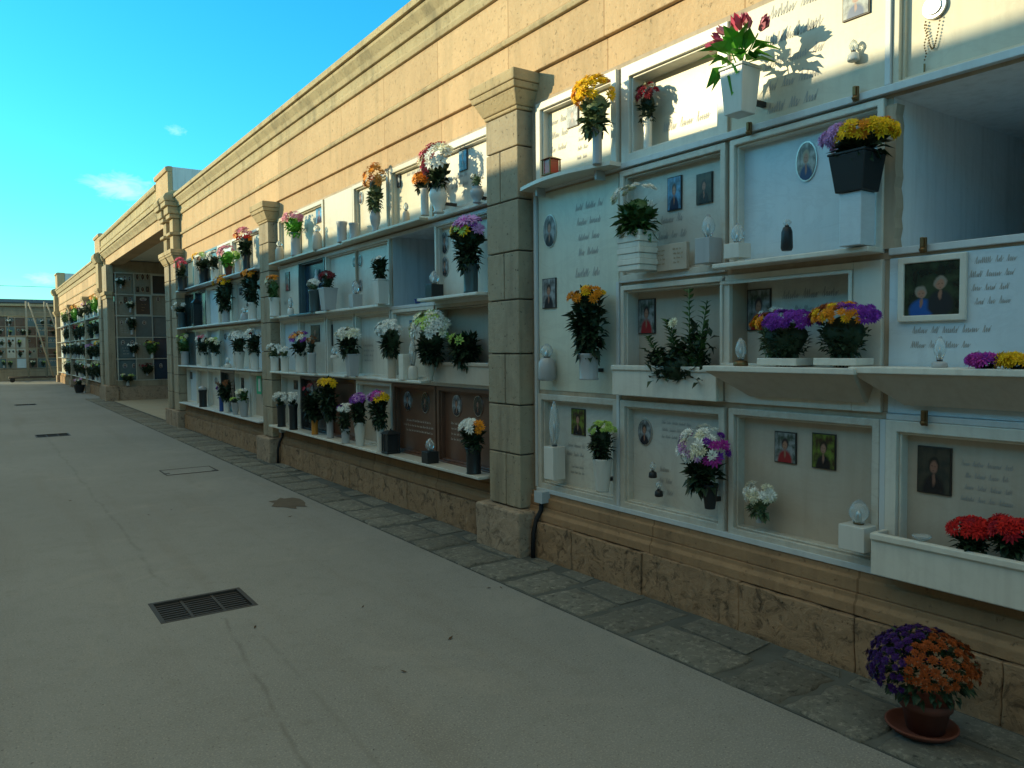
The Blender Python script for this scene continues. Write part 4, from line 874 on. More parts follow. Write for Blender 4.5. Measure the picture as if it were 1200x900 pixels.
def flowers(root, cz, Wd, Hd, cols, leafm, q, kind='mum', frac=.5, n=None, br=None, split=None, nl=None, depth=.75, lobes=None, z0=0.0, leaf_l=None, spread=1.0, core=True):
    """a bunch on root: box Wd wide and Hd tall starting at height z0, blossoms on its upper part, leaves under them"""
    rr = items_r
    br = (br or max(.012, min(.034, Wd*.13)))*{3: 1.08, 2: 1.22, 1: 1.38}[q]; n = n or int(max(7, min(46, 1.6*Wd*max(.06, Hd*frac)/(br*br*2.2))))
    zc = z0+Hd*(1-frac*.5); rz = Hd*frac*.5; rx = Wd/2; ry = min(rx*depth, .16)
    ll = leaf_l or max(.03, min(.075, Wd*.25)); nl = int((nl or max(30, min(170, 260*Wd*Hd/(ll*4))))*2.0)
    m_ = MB()
    lz = z0+Hd*(1-frac)*.55; lrz = Hd*(1-frac)*.5+Hd*.22
    for k in range(nl):
        d = sph(rr, -1, -.55); s_ = rr.uniform(.35, .98); tz = d.z*lrz*s_+lz
        k_ = .45+.55*max(0, min(1, (tz-z0)/(Hd*.55+1e-6)))
        p = Vector((d.x*rx*.92*k_*s_, d.y*ry*.9*s_*k_, max(z0-.01, min(z0+Hd*.92, tz))))
        leaf(m_, p, d+Vector((0, 0, rr.uniform(-.3, .7))), ll*rr.uniform(.6, 1.25), ll*.3, 0, rr)
    for k in range(6 if Hd*(1-frac) > .05 else 0):
        a = rr.uniform(0, 6.28); m_.tube([(0, 0, z0-.03), (rx*.3*math.cos(a), ry*.3*math.sin(a), z0+Hd*.3), (rx*.6*math.cos(a), ry*.6*math.sin(a), z0+Hd*(1-frac*.6))], .003, 4)
    if Hd > .07 and core:
        prof = [(.02, z0-.005)] + [(rx*.66*(.45+.55*min(1, t*1.6))*math.sqrt(max(.02, 1-max(0, t-.55)**2/.22)), z0+Hd*(1-frac*.45)*t) for t in (.15, .3, .45, .6, .75, .9)] + [(.008, z0+Hd*(1-frac*.42))]
        m_.lathe(prof, (0, 0, 0), 10, 0, 1, ry/rx*.85)
    m_.build('leaves', leafm, root)
    if kind == 'mum' and rr.random() < .3 and q < 3: kind = 'daisy'
    groups = {}
    for k in range(n):
        d = sph(rr, -.45 if frac > .6 else -.25, -.25)
        p = Vector((d.x*rx*.9*spread, d.y*ry*1.02, zc+d.z*rz*.86))
        p.x += rr.uniform(-.012, .012); s_ = rr.uniform(.8, 1.15)
        if split: c = split(p.x/rx, (p.z-zc)/max(rz, .01), rr)
        else:
            x = rr.random(); acc = 0; c = cols[0][0]
            for cn, w in cols:
                acc += w
                if x <= acc: c = cn; break
        nn = Vector((d.x, d.y-.25, d.z+.35))
        bloom(groups.setdefault(c, MB()), p, nn, br*s_, kind, 0, q, rr)
    for c, g in groups.items(): g.build('blossoms', 'petal_'+c, root)
def bracket(root, z, d, r):
    m_ = MB(); m_.box(-.012, .012, r*.9, d-.002, z-.012, z+.012); m_.build('bracket', 'dark_metal', root)
ROWZ = {0: .511, 1: 1.216, 2: 1.921, 3: 2.621}
def vase(label, u, vb, vr, vt, hw, vw, cols, kind='cyl', vm='ceramic', d=.11, leafm='leaf_dark', frac=.5, fk='mum', snap=None, cat='vase', du=0, group=None, br_=False, name='flower_vase', **kw):
    """u, base, rim and top of the flowers as measured on the photo; hw half width of the flowers, vw half width of the vase (pixels)"""
    y, z = at(u, vb, -d); s_ = scale_at(-d, y, z)
    h = (vb-vr)*s_; H = (vr-vt)*s_; W = 2*hw*s_*(1.12 if u < 575 else 1.0)*(1.22 if u < 308 else 1.0); r = vw*s_
    if u < 308: H *= 1.15
    if snap is not None: z = ROWZ[snap]
    root = empty(name, label, cat, (-d, y, z), WALL, group)
    if h > .005:
        m_ = MB(); VASE[kind](m_, r, h); m_.build('pot' if cat == 'plant pot' else 'vase', vm, root, .004 if kind in ('square', 'box', 'ribbed') else 0)
    if br_: bracket(root, h*.35, d, r)
    dist = s_*900
    q = 3 if dist < 5 else (2 if dist < 9.5 else 1)
    off = du*s_
    flowers(root, h, W, H, cols, leafm, q, fk, frac, z0=h, **kw)
    if du:
        for o in root.children:
            if o.name.split('.')[0] in ('leaves', 'blossoms'): o.location.x = off
    return root
def lamp(label, u, vb, vt, vw, d=.1, body='ceramic', kind='globe', box=.45, snap=None, group=None, cap='dark_metal', cat='grave lamp'):
    y, z = at(u, vb, -d); s_ = scale_at(-d, y, z); h = (vb-vt)*s_; r = vw*s_
    if snap is not None: z = ROWZ[snap]
    root = empty('grave_lamp', label, cat, (-d, y, z), WALL, group)
    m_ = MB(); hb = h*box
    if kind == 'globe': m_.box(-r, r, -r, r, 0, hb)
    elif kind == 'round': m_.lathe([(r*.8, 0), (r, hb*.12), (r*.9, hb*.8), (r*.6, hb)], (0, 0, 0), 14)
    elif kind == 'lantern': m_.box(-r, r, -r, r, 0, h*.08); [m_.box(sx*r*.86-r*.1, sx*r*.86+r*.1, sy*r*.86-r*.1, sy*r*.86+r*.1, h*.081, h*.80) for sx in (-1, 1) for sy in (-1, 1)]
    m_.build('base', body, root, .003)
    m_ = MB()
    if kind == 'lantern':
        m_.box(-r*.74, r*.74, -r*.74, r*.74, h*.083, h*.79); m_.build('glass', 'lamp_red' if body == 'bronze' else 'pot_dark', root)
        m_ = MB(); m_.taper(0, 0, h*.802, h*.93, r*1.1, r*1.1, r*.4, r*.4); m_.lathe([(r*.12, h*.93), (r*.12, h)], (0, 0, 0), 8); m_.build('cap', body, root)
    else:
        g = r*.72; z1 = hb+.001
        m_.lathe([(g*.5, z1), (g*.55, z1+.006)], (0, 0, 0), 10); m_.build('collar', cap, root)
        m_ = MB(); hh = h-hb-.008; m_.lathe([(g*.5, z1+.007), (g*.95, z1+.007+hh*.3), (g, z1+.007+hh*.5), (g*.7, z1+.007+hh*.8), (g*.2, z1+.007+hh)], (0, 0, 0), 12); m_.build('glass', 'lamp_glass', root)
        m_ = MB(); m_.lathe([(g*.2, z1+.008), (g*.22, z1+hh*.45), (g*.05, z1+hh*.62)], (0, 0, 0), 8); m_.build('bulb', 'silver', root)
    return root
two = lambda a, b_, f=.0: (lambda x, z, r: a if x+r.uniform(-.25, .25) < f else b_)

# bay a
vase('grey vase with a big head of yellow mums on the rounded shelf', 700, 193, 150, 90, 27, 6.5, [('yellow', .85), ('orange', .15)], 'cyl', 'ceramic_grey', d=.15, leafm='leaf_pale', frac=.78, depth=.9, br=.036, n=52, du=-4)
lamp('small square brown lantern at the left end of the rounded shelf', 646, 206, 183, 8.5, .12, 'bronze', 'lantern')
vase('narrow white vase with dark red and yellow flowers in the deep top row niche', 759, 183, 139, 99, 16, 6, [('crimson', .45), ('maroon', .3), ('cream', .25)], 'cyl', 'ceramic', d=-.04, frac=.75, br=.028, n=22, depth=.6)
t = vase('tapered white square vase of pink tulips with bright green leaves', 867, 135, 80, 28, 39, 17.5, [('rose', .35), ('pink', .65)], 'square', 'ceramic', d=.2, leafm='leaf_bright', frac=.62, fk='tulip', n=14, br=.034, br_=True, leaf_l=.13, nl=16, depth=.5, core=False)
vase('cream ribbed planter with white flowers and trailing green leaves', 747, 318, 272, 217, 35, 19, [('white', .7), ('cream', .3)], 'ribbed', 'marble_white', d=.12, leafm='leaf_mid', frac=.72, n=20, br=.03, br_=True, nl=150)
lamp('glass lamp on a ribbed grey block beside the stone book', 830, 309, 252, 11, .08, 'ceramic_grey', 'globe', .52)
lamp('clear glass lamp on a white block at the left end of a ledge', 864, 303, 262, 11, .1, 'ceramic', 'globe', .42)
lamp('slim dark green lamp standing on the middle of the white ledge', 922, 294, 257, 7, .07, 'pot_dark', 'round', .75)
t = vase('black square pot of yellow mums and pale lilac flowers above an added block imitating shading', 1004, 226, 180, 146, 45, 24, [], 'square', 'pot_dark', d=.14, leafm='leaf_dark', frac=.85, n=64, br=.03, nl=60, split=lambda x, z, r: ('lilac' if r.random() < .85 else 'rust') if x+r.uniform(-.15, .15) < -.3 else ('yellow' if r.random() < .85 else 'orange'), du=4)
m_ = MB(); m_.box(-.05, .05, -.05, .06, -(t.location.z-ZR[2]-.04), -.001); m_.build('shading_block', 'marble_blue', t, .004)  # block imitates a darker strip of reflected shading below the pot
for (u, hw, lab, sp) in ((921, 46, 'low white planter with purple mums in front and orange ones at the side', lambda x, z, r: 'purple' if x+r.uniform(-.3, .3) > -.35 else r.choice(('orange', 'rust', 'yellow'))),
                     (988, 43, 'low white planter with orange mums and violet ones at its right edge', lambda x, z, r: 'purple' if x+z*.4+r.uniform(-.25, .25) > .45 else r.choice(('orange', 'orange', 'rust', 'yellow')))):
    vase(lab, u, 428, 419.5, 355 if u > 950 else 364, hw, 27, [], 'box', 'marble_white', d=.11, frac=.55, n=75, br=.025, split=sp, nl=170, name='flower_planter', cat='planter', leaf_l=.035, depth=.55)
vase('white silk flowers standing behind the purple mums', 905, 428, 419, 362, 18, 5, [('white', 1)], 'cyl', 'ceramic', d=-.02, frac=.4, n=12, br=.03, leafm='leaf_pale')
lamp('clear round glass lamp on a small brown foot at the end of the slanting console', 868, 429, 396, 9, .16, 'bronze', 'round', .2)
# leafy plant in the trough
y, z = at(792, 444, -.06); root = empty('leafy_plant', 'dark spiky artificial plant with a single white rose in the trough', 'plant', (-.06, y, z), WALL)
m_ = MB(); rr = items_r; s_ = scale_at(0, y, z)
m_.lathe([(.01, -.02), (.10, 0), (.13, .06), (.10, .12), (.03, .17)], (.01, 0, 0), 10, 0, 1, .4)
for k in range(420):
    a = rr.uniform(-38, 46)*s_; b_ = rr.uniform(-4, 56)*s_*(.6 if a < 0 else 1); leaf(m_, Vector((a, rr.uniform(-.05, .06), b_*(.6+.4*abs(math.sin(a*9))))), Vector((rr.uniform(-1, 1), rr.uniform(-.8, .3), rr.uniform(-.2, .9))), .07*rr.uniform(.7, 1.3), .016, 0, rr)
m_.build('leaves', 'leaf_dark', root); m_ = MB()
for bx, lean, L_ in ((30, .1, 104), (42, .3, 92), (22, -.35, 74), (-6, -.75, 62), (34, .5, 60), (14, -.2, 70)):
    base = Vector((bx*s_*.7, 0, 0)); d_ = Vector((lean, -.12, 1)).normalized(); n_ = 16
    for k in range(2, n_):
        p = base+d_*(L_*s_*k/n_)
        for sgn in (-1, 1): leaf(m_, p, Vector((sgn*.9, -.15, .75)), .095*(1-.5*k/n_), .012, 0, rr)
    m_.tube([base, base+d_*L_*s_], .003, 4)
m_.build('fronds', 'leaf_mid', root); m_ = MB(); bloom(m_, Vector((12*s_, -.08, 64*s_)), Vector((0, -1, .3)), .042, 'mum', 0, 3, rr); bloom(m_, Vector((12*s_, -.085, 64*s_)), Vector((0, -1, .5)), .03, 'mum', 0, 3, rr); m_.build('rose', 'petal_cream', root)
vase('stone vase with long dark leaves topped by orange mums, on the tall plain slab', 690, 445, 414, 337, 26, 13, [('orange', .7), ('yellow', .3)], 'cyl', 'ceramic_grey', d=.12, frac=.32, n=17, br=.034, nl=230, br_=True, leaf_l=.075)
lamp('white lamp with grey lidded body low on the tall plain slab', 641, 446, 403, 11, .07, 'ceramic_grey', 'round', .62)
lamp('tall slender white column lamp in the bottom row beside the large pilaster', 650, 561, 470, 9, .05, 'ceramic', 'globe', .42)
vase('round green plant with pale top in a white footed bowl', 706, 576, 537, 492, 18, 12, [('lime', .8), ('cream', .2)], 'cone', 'ceramic', d=.1, leafm='leaf_dark', frac=.5, n=30, br=.022, nl=170, br_=True)
vase('white and purple bouquet in a dark slim vase', 832, 596, 567, 498, 33, 10, [('white', .55)], 'cone', 'pot_dark', d=.1, leafm='leaf_dark', frac=.82, n=42, br=.036, split=lambda x, z, r: r.choice(('magenta', 'purple', 'magenta', 'white')) if abs(x) > .55 else r.choice(('white', 'white', 'cream', 'lilac')), br_=True, du=-10, depth=.8)
lamp('small dark and clear lamp left of the white and purple bouquet, upper one', 765, 560, 541, 5, .02, 'pot_dark', 'round', .4)
lamp('small dark and clear lamp left of the white and purple bouquet, lower one', 772, 582, 563, 5, .02, 'pot_dark', 'round', .4)
lamp('clear lamp with brown foot on a white block', 1006, 643, 585, 16, .06, 'ceramic', 'globe', .5, cap='bronze')
vase('drooping white flowers low in the corner of the bottom row niche', 890, 612, 600, 566, 20, 5, [('white', .6), ('cream', .4)], 'cyl', 'ceramic_grey', d=.03, leafm='leaf_pale', frac=.8, n=20, br=.03)
vase('dome of magenta mums on the wide ledge', 1155, 432, 429.5, 416, 17, 9, [('magenta', .75), ('purple', .25)], 'dish', 'pot_dark', d=.15, frac=.85, n=34, br=.026, nl=60, name='flower_pot', cat='plant pot')
vase('dome of yellow mums on the wide ledge', 1192, 432, 429.5, 417, 18, 9, [('yellow', .85), ('orange', .15)], 'dish', 'pot_dark', d=.15, frac=.85, n=34, br=.026, nl=60, name='flower_pot', cat='plant pot')
lamp('clear teardrop lamp on the wide ledge under the framed photo', 1101, 431, 394, 9, .12, 'ceramic_grey', 'round', .2)
for u, lab in ((1138, 'red flowers planted in the white trough, left clump'), (1184, 'red flowers planted in the white trough, right clump')):
    vase(lab, u, 646, 646, 609, 23, 5, [('red', .85), ('crimson', .15)], 'dish', 'pot_dark', d=.07, frac=.6, n=24, br=.034, nl=110, name='red_flowers', cat='flowers')
y, z = at(1080, 633, -.1); root = empty('glass_dish', 'shallow clear glass dish in the white trough', 'dish', (-.1, y, z), WALL); m_ = MB(); m_.lathe([(.02, 0), (.035, .012), (.038, .02), (.03, .02), (.018, .008)], (0, 0, 0), 16); m_.build('dish', 'lamp_glass', root)
# stone book
y, z = at(789, 317, -.03); root = empty('stone_book', 'open beige stone book propped on the niche frame', 'stone book', (-.03, y, z), WALL)
m_ = MB(); m_.prism([(-.115, 0), (0, .012), (.115, 0), (.115, .03), (0, .045), (-.115, .03)], -.012, .012)
m_.v = [(x, -z_*.9+.01+.0, (y_+.012)/.024*.15) for x, y_, z_ in m_.v]; m_.build('pages', 'marble_beige', root, .003)
m_ = MB(); glyphs(m_, -.10, .03, -.02, .13, 4, -.029, rt); glyphs(m_, .02, .03, .10, .13, 4, -.029, rt); m_.build('lettering', 'letter_bronze', root)
# framed photo on the white slab
a = at(1052, 303, -.03); b2 = at(1131, 375, -.03); root = empty('picture_frame', 'white framed colour photo of two people in a garden', 'photo', (-.012, a[0], b2[1]), WALL)
w = a[0]-b2[0]; h = a[1]-b2[1]; m_ = MB(); m_.ring(0, w, 0, h, .026, -.018, 0); m_.build('frame', 'marble_white', root, .004)
m_ = MB(); m_.box(.0265, w-.0265, -.008, 0, .0265, h-.0265, 0)
m_.build('photo', 'photo_pair', root)
# rosary
y, z = at(1095, 8, .02); root = empty('rosary', 'silver medallion with a bead rosary hanging from it', 'rosary', (.028, y, z), WALL); m_ = MB()
m_.disc(0, 0, .05, .05, -.014, 0, 0, 24); m_.disc(0, 0, .034, .034, -.02, -.0141, 0, 20); m_.build('medallion', 'silver', root, .003)
m_ = MB()
for k in range(26):
    t_ = k/25; x = -.034+.06*t_; zz = -.05-.12*math.sin(math.pi*t_)-.0*t_
    m_.lathe([(.001, -.004), (.0042, 0), (.001, .004)], (x, -.01, zz), 6)
for k in range(14): m_.lathe([(.001, -.004), (.0042, 0), (.001, .004)], (-.034-.004*math.sin(k), -.01, -.05-.012*k), 6)
m_.box(-.039, -.033, -.013, -.008, -.262, -.222)
m_.build('beads', 'bronze', root)
lamp('small pale glass lamp on the long inscription slab', 1000, 72, 47, 7, .04, 'ceramic', 'round', .4)

# bay b
vase('white vase with pale pink flowers over bright leaves, top row beside the slim pilaster', 347, 305, 278, 254, 17, 6.5, [('pink', .9), ('white', .1)], 'cyl', 'ceramic_grey', snap=3, leafm='leaf_bright', frac=.65, n=24)
lamp('pale squat urn lamp beside the slim pilaster', 328, 309, 285, 5, .1, 'marble_beige', 'round', .7, snap=3)
lamp('rosy grey urn lamp right of the pale pink flowers', 372, 299, 270, 6, .1, 'marble_beige', 'round', .7, snap=3)
for u, vt_, hw_, lab in ((401, 257, 6.5, 'taller of two empty stone cups before the blank slab'), (415, 258, 6, 'shorter of two empty stone cups before the blank slab')):
    y, z = at(u, 285, -.1); s_ = scale_at(-.1, y, z); root = empty('stone_cup', lab, 'stone cup', (-.1, y, ROWZ[3]), WALL); m_ = MB(); VASE['cyl'](m_, hw_*s_, (281-vt_)*s_*(1 if u < 410 else .8)); m_.build('cup', 'ceramic_grey', root)
vase('grey vase of dried orange flowers, top row', 440, 272, 244, 192, 14, 6.5, [('dried', .6), ('orange', .25), ('rust', .15)], 'urn', 'ceramic_grey', snap=3, leafm='leaf_pale', frac=.72, n=26, du=2)
vase('slim white vase with one round head of orange flowers', 498, 254, 223, 203, 12, 5.5, [('orange', 1)], 'cyl', 'ceramic', snap=3, frac=.8, n=16, br=.04, d=.15, du=-5)
lamp('small pale lamp left of the orange flowers', 476, 257, 232, 4.5, .08, 'marble_beige', 'round', .6, snap=3)
vase('white urn with tall pink flowers and cascading white orchids', 514, 250, 216, 169, 21, 11, [], 'urn', 'ceramic', d=.17, leafm='leaf_dark', frac=.85, n=34, br=.05, depth=.8, split=lambda x, z, r: r.choice(('rose', 'pink', 'rose')) if x*.8-z*.6+r.uniform(-.3, .3) < -.05 else r.choice(('white', 'white', 'cream')), br_=True)
vase('grey round pot with a thin pale sprig at the end of the top row', 559, 238, 219, 205, 8, 8.5, [('white', 1)], 'urn', 'ceramic_grey', d=.1, leafm='leaf_pale', frac=.3, n=6, nl=22, br_=True)
vase('white vase with an orange and white bunch beside the slim pilaster', 322, 370, 348, 322, 10, 6.5, [], 'cyl', 'ceramic', snap=2, frac=.55, n=24, leafm='leaf_mid', split=lambda x, z, r: 'orange' if z > .25 else r.choice(('cream', 'white')), d=.15)
lamp('tiny clear lamp between the slim pilaster and the dark blue front', 341, 373, 352, 4, .1, 'ceramic', 'round', .4, snap=2)
# pale relief figure on the dark blue front
y, z = at(368, 333, -.0); root = empty('statue', 'pale relief of a robed standing figure on the dark blue front', 'statue', (.03, y, z-.12), WALL); m_ = MB()
m_.lathe([(.05, 0), (.055, .05), (.04, .16), (.045, .2), (.02, .235), (.028, .26), (.02, .29), (.004, .3)], (0, 0, 0), 12, 0, 1, .5); m_.build('figure', 'plaster_side', root)
vase('dark green vase with small white flowers before the dark blue front', 369, 371, 345, 333, 9, 7, [('white', 1)], 'cyl', 'pot_teal', snap=2, leafm='leaf_pale', frac=.7, n=18, br=.03)
vase('white square pot with a dark red plant', 385, 366, 340, 321, 10.5, 9, [('maroon', .8), ('crimson', .2)], 'square', 'ceramic_grey', snap=2, frac=.6, n=20, br=.035, d=.14)
lamp('white lamp on a grey block before the double width front', 417, 362, 331, 6, .1, 'ceramic_grey', 'globe', .5, snap=2)
vase('white square vase with a white flower tuft in dark leaves, before the double width front', 447, 356, 327, 302, 11, 8, [('white', 1)], 'square', 'ceramic', snap=2, frac=.3, n=8, nl=120, d=.13)
lamp('black lantern block with a rosy candle at the edge of the empty niche', 509, 350, 318, 8, .1, 'pot_dark', 'globe', .5, snap=2)
vase('dark vase of sunflowers with purple flowers on top, beside the large pilaster', 552, 344, 310, 254, 22, 10, [], 'cyl', 'pot_teal', snap=2, frac=.55, n=34, br=.046, nl=200, leaf_l=.08, d=.14, split=lambda x, z, r: r.choice(('magenta', 'lilac', 'lilac', 'purple')) if z+x*.5 > .2 else r.choice(('yellow', 'yellow', 'brown', 'lime')), du=-3)
y, z = at(486, 352, -.05); root = empty('plastic_tub', 'small blue plastic tub in the empty niche', 'tub', (-.02, y, 1.902), WALL); m_ = MB(); VASE['cone'](m_, .035, .04); m_.build('tub', 'pot_blue', root)
vase('three blossom white sprig in a small white jar beside the slim pilaster', 322, 429, 412, 396, 9, 5.5, [('white', 1)], 'cyl', 'ceramic', snap=1, leafm='leaf_pale', frac=.7, n=12)
vase('small white jar with grey white flowers, second jar from the slim pilaster', 334, 430, 412, 401, 8, 5.5, [('white', 1)], 'cyl', 'ceramic', snap=1, leafm='leaf_pale', frac=.7, n=12)
vase('white vase of mixed flowers wrapped in bright yellow paper', 353, 432, 408, 383, 14, 7.5, [], 'cyl', 'ceramic', snap=1, frac=.85, n=34, split=lambda x, z, r: r.choice(('yellow', 'yellow', 'lime')) if z < -.3 else r.choice(('cream', 'white', 'orange', 'purple')))
vase('pale vase of brown dried grasses next to the yellow bouquet', 366, 432, 408, 388, 7, 5, [('brown', .6), ('dried', .4)], 'cyl', 'ceramic_grey', snap=1, frac=.6, n=12)
vase('tall square vase with a drooping bouquet of white lilies', 413, 434, 408, 378, 16, 7, [('white', .85), ('cream', .15)], 'square', 'ceramic_grey', snap=1, frac=.5, n=30, br=.045, du=-6, d=.14, nl=150)
lamp('white lamp on a small bracket before the drooping lilies', 392, 420, 407, 5, .07, 'ceramic', 'round', .3)
vase('cloud of tiny white flowers in a brown vase', 459, 440, 408, 370, 20, 5.5, [('white', .9), ('cream', .1)], 'cyl', 'marble_beige', snap=1, leafm='leaf_dark', frac=.7, n=90, br=.02, nl=110)
y, z = at(468, 438, -.2); s_ = scale_at(-.2, y, z); root = empty('stone_block', 'plain white upright block before the cloud of tiny white flowers', 'block', (-.14, y, ROWZ[1]), WALL); m_ = MB(); m_.box(-6*s_, 6*s_, -.045, .045, 0, 30*s_); m_.build('block', 'marble_white', root, .004)
lamp('white angel shaped lamp leaning between two big white bouquets', 484, 438, 391, 6.5, .1, 'ceramic', 'round', .35, snap=1)
vase('brown vase with the biggest bouquet, white roses and pale green leaves', 504, 441, 412, 358, 29, 7, [('white', .45), ('cream', .25), ('lime', .3)], 'urn', 'marble_beige', snap=1, leafm='leaf_dark', frac=.8, n=62, br=.04, nl=230, d=.14, du=5)
vase('low dark leafy plant trailing from the beige planter beside the large pilaster', 546, 424, 423, 392, 20, 5, [('lime', 1)], 'dish', 'pot_dark', d=.05, frac=.4, n=7, nl=190, name='leafy_plant', cat='plant', leaf_l=.09)
for u, lab in ((330, 'left of two dark glass vases with flat heads of white flowers'), (344, 'right of two dark glass vases with flat heads of white flowers')):
    vase(lab, u, 496 if u < 340 else 500, 470, 456, 9, 5.5, [('white', 1)], 'cyl', 'pot_dark', snap=0, frac=.8, n=26, d=.15)
vase('orange pot with a tall dark plant and red ribbon, bottom row', 369, 506, 482, 443, 15, 4.5, [('crimson', .5), ('maroon', .5)], 'cyl', 'orange_plastic', snap=0, frac=.7, n=9, nl=230, d=.13, leaf_l=.09)
vase('white vase with bright yellow flowers over dark leaves, bottom row', 387, 510, 484, 440, 12, 4.5, [('yellow', .9), ('lime', .1)], 'cyl', 'ceramic_grey', snap=0, frac=.26, n=15, nl=190, br=.045, d=.13, leaf_l=.08)
vase('small white pot of violet and white flowers, bottom row', 405, 513, 496, 465, 10, 5.5, [], 'cyl', 'ceramic_grey', snap=0, frac=.5, n=22, nl=120, d=.17, split=lambda x, z, r: 'purple' if x < .1 and z > -.1 else 'white')
vase('white vase with lilac mums over long dark leaves, bottom row', 422, 515, 487, 452, 12, 7.5, [('lilac', .5), ('purple', .5)], 'cone', 'ceramic', snap=0, frac=.5, n=30, d=.15, nl=140)
vase('white vase with purple flowers and one yellow clump, bottom row', 446, 523, 492, 453, 14, 5.5, [], 'cone', 'ceramic', snap=0, frac=.38, n=32, d=.15, nl=150, split=lambda x, z, r: 'yellow' if x > .6 else r.choice(('purple', 'lilac', 'magenta')))
lamp('black square lantern on the white ledge, bottom row', 458, 523, 494, 8.5, .14, 'pot_dark', 'lantern', snap=0)
lamp('white candle lamp on a black block before the brown marble', 504, 534, 505, 7.5, .14, 'pot_dark', 'globe', .48, snap=0)
vase('tall black vase with white flowers and an orange one beside the large pilaster', 555, 542, 511, 478, 17, 10, [], 'cyl', 'pot_dark', snap=0, frac=.6, n=26, d=.14, nl=120, split=lambda x, z, r: 'orange' if x > .55 else 'white')

# bay c
vase('dark hanging pot of coral flowers beside the double pilaster', 214, 341, 324, 304, 8, 6, [('red', .4), ('rose', .6)], 'cyl', 'pot_dark', d=.2, frac=.8, n=22, snap=None)
vase('black vase with yellow and brown flowers, top row far bay', 239, 331, 313, 296, 12, 6, [], 'cyl', 'pot_dark', snap=3, frac=.8, n=24, split=lambda x, z, r: r.choice(('brown', 'lime', 'white')) if abs(x) > .4 else 'yellow')
vase('white vase with white flowers, top row far bay', 252, 328, 313, 296, 8, 5, [('white', 1)], 'cyl', 'ceramic', snap=3, frac=.7, n=16)
vase('terracotta pot with pink flowers, top row far bay', 268, 321, 306, 288, 11, 5, [('pink', 1)], 'cone', 'terracotta', snap=3, frac=.7, n=22, leafm='leaf_bright')
vase('white vase of green sprigs, top row far bay', 279, 318, 302, 291, 5, 4, [('lime', 1)], 'cyl', 'ceramic', snap=3, frac=.8, n=12, leafm='leaf_bright')
vase('tall black vase of red, orange and pink flowers beside the slim pilaster', 289, 315, 292, 267, 12, 5, [], 'cyl', 'pot_dark', snap=3, frac=.85, n=30, split=lambda x, z, r: r.choice(('pink', 'rose')) if z > .3 else r.choice(('red', 'orange', 'red')))
vase('dark blue pot with bluish white flowers beside the double pilaster', 213, 380, 362, 352, 9, 5, [('white', 1)], 'cyl', 'pot_teal', snap=2, frac=.8, n=12, du=-3)
lamp('black lantern lamp with white top, third row far bay', 231, 380, 346, 5, .12, 'pot_dark', 'lantern', snap=2)
vase('pale vase with dark leaves and a ball of golden flowers', 265, 378, 360, 327, 13, 5, [], 'cyl', 'ceramic_grey', snap=2, frac=.5, n=26, nl=170, leaf_l=.09, split=lambda x, z, r: 'yellow' if r.random() < .5 and z > -.3 else ('orange' if z > -.2 else 'white'))
vase('white vase with dark leaves crowned by orange flowers beside the slim pilaster', 296, 375, 355, 322, 11, 6, [('orange', 1)], 'cyl', 'ceramic', snap=2, frac=.28, n=16, nl=170, leaf_l=.08)
lamp('squat rosy lamp left of the orange crowned vase', 287, 374, 358, 5, .1, 'ceramic_grey', 'round', .55, snap=2)
vase('grey vase with trailing green and white leaves beside the double pilaster', 217, 424, 408, 390, 9, 5, [('cream', .5), ('lime', .5)], 'cyl', 'ceramic_grey', snap=1, leafm='leaf_mid', frac=.6, n=14, du=-3)
vase('white vase with white flowers, first of the pair in the second row', 239, 424, 407, 390, 9, 4.5, [('white', .9), ('rose', .1)], 'cyl', 'ceramic', snap=1, frac=.55, n=18)
vase('white vase with greenish flowers, second of the pair in the second row', 253, 425, 408, 393, 9, 5.5, [('cream', .5), ('lime', .5)], 'cyl', 'ceramic', snap=1, frac=.55, n=18)
lamp('small clear lamp in the second row of the far bay', 267, 425, 412, 4, .12, 'ceramic', 'round', .4, snap=1)
vase('wide white vase with a white bouquet, second row far bay', 281, 428, 408, 387, 10, 6.5, [('white', 1)], 'cone', 'ceramic', snap=1, frac=.55, n=24)
vase('white vase with white flowers and a red one beside the slim pilaster', 299, 429, 408, 385, 10, 5.5, [], 'cyl', 'ceramic', snap=1, frac=.55, n=24, split=lambda x, z, r: 'crimson' if x < -.6 else 'white')
y, z = at(238, 472, -.12); s_ = scale_at(-.12, y, z); root = empty('stone_urn', 'dark green lidded urn on the bottom ledge of the far bay', 'urn', (-.12, y, ROWZ[0]), WALL); m_ = MB(); VASE['cyl'](m_, 5*s_, 20*s_); m_.build('urn', 'pot_dark', root); m_ = MB(); m_.lathe([(5.2*s_, 20*s_), (4*s_, 23*s_), (.5*s_, 25*s_)], (0, 0, 0), 14); m_.build('lid', 'ceramic_grey', root)
vase('white vase with a dark leafy plant, bottom row far bay', 266, 476, 459, 441, 9, 4.5, [('brown', 1)], 'cyl', 'ceramic', snap=0, frac=.4, n=8, nl=150)
vase('blue slim vase next to the dark leafy plant', 260, 475, 458, 446, 5, 3.5, [('purple', 1)], 'cyl', 'pot_blue', snap=0, frac=.6, n=8)
vase('squat grey pot with low green plant, bottom row far bay', 276, 483, 469, 464, 5, 5, [('lime', 1)], 'cone', 'ceramic_grey', snap=0, frac=.5, n=6)
vase('larger grey pot with grey green flowers near the slim pilaster', 286, 486, 467, 456, 8, 6.5, [('cream', .5), ('white', .5)], 'cone', 'ceramic_grey', snap=0, frac=.6, n=12, leafm='leaf_mid')
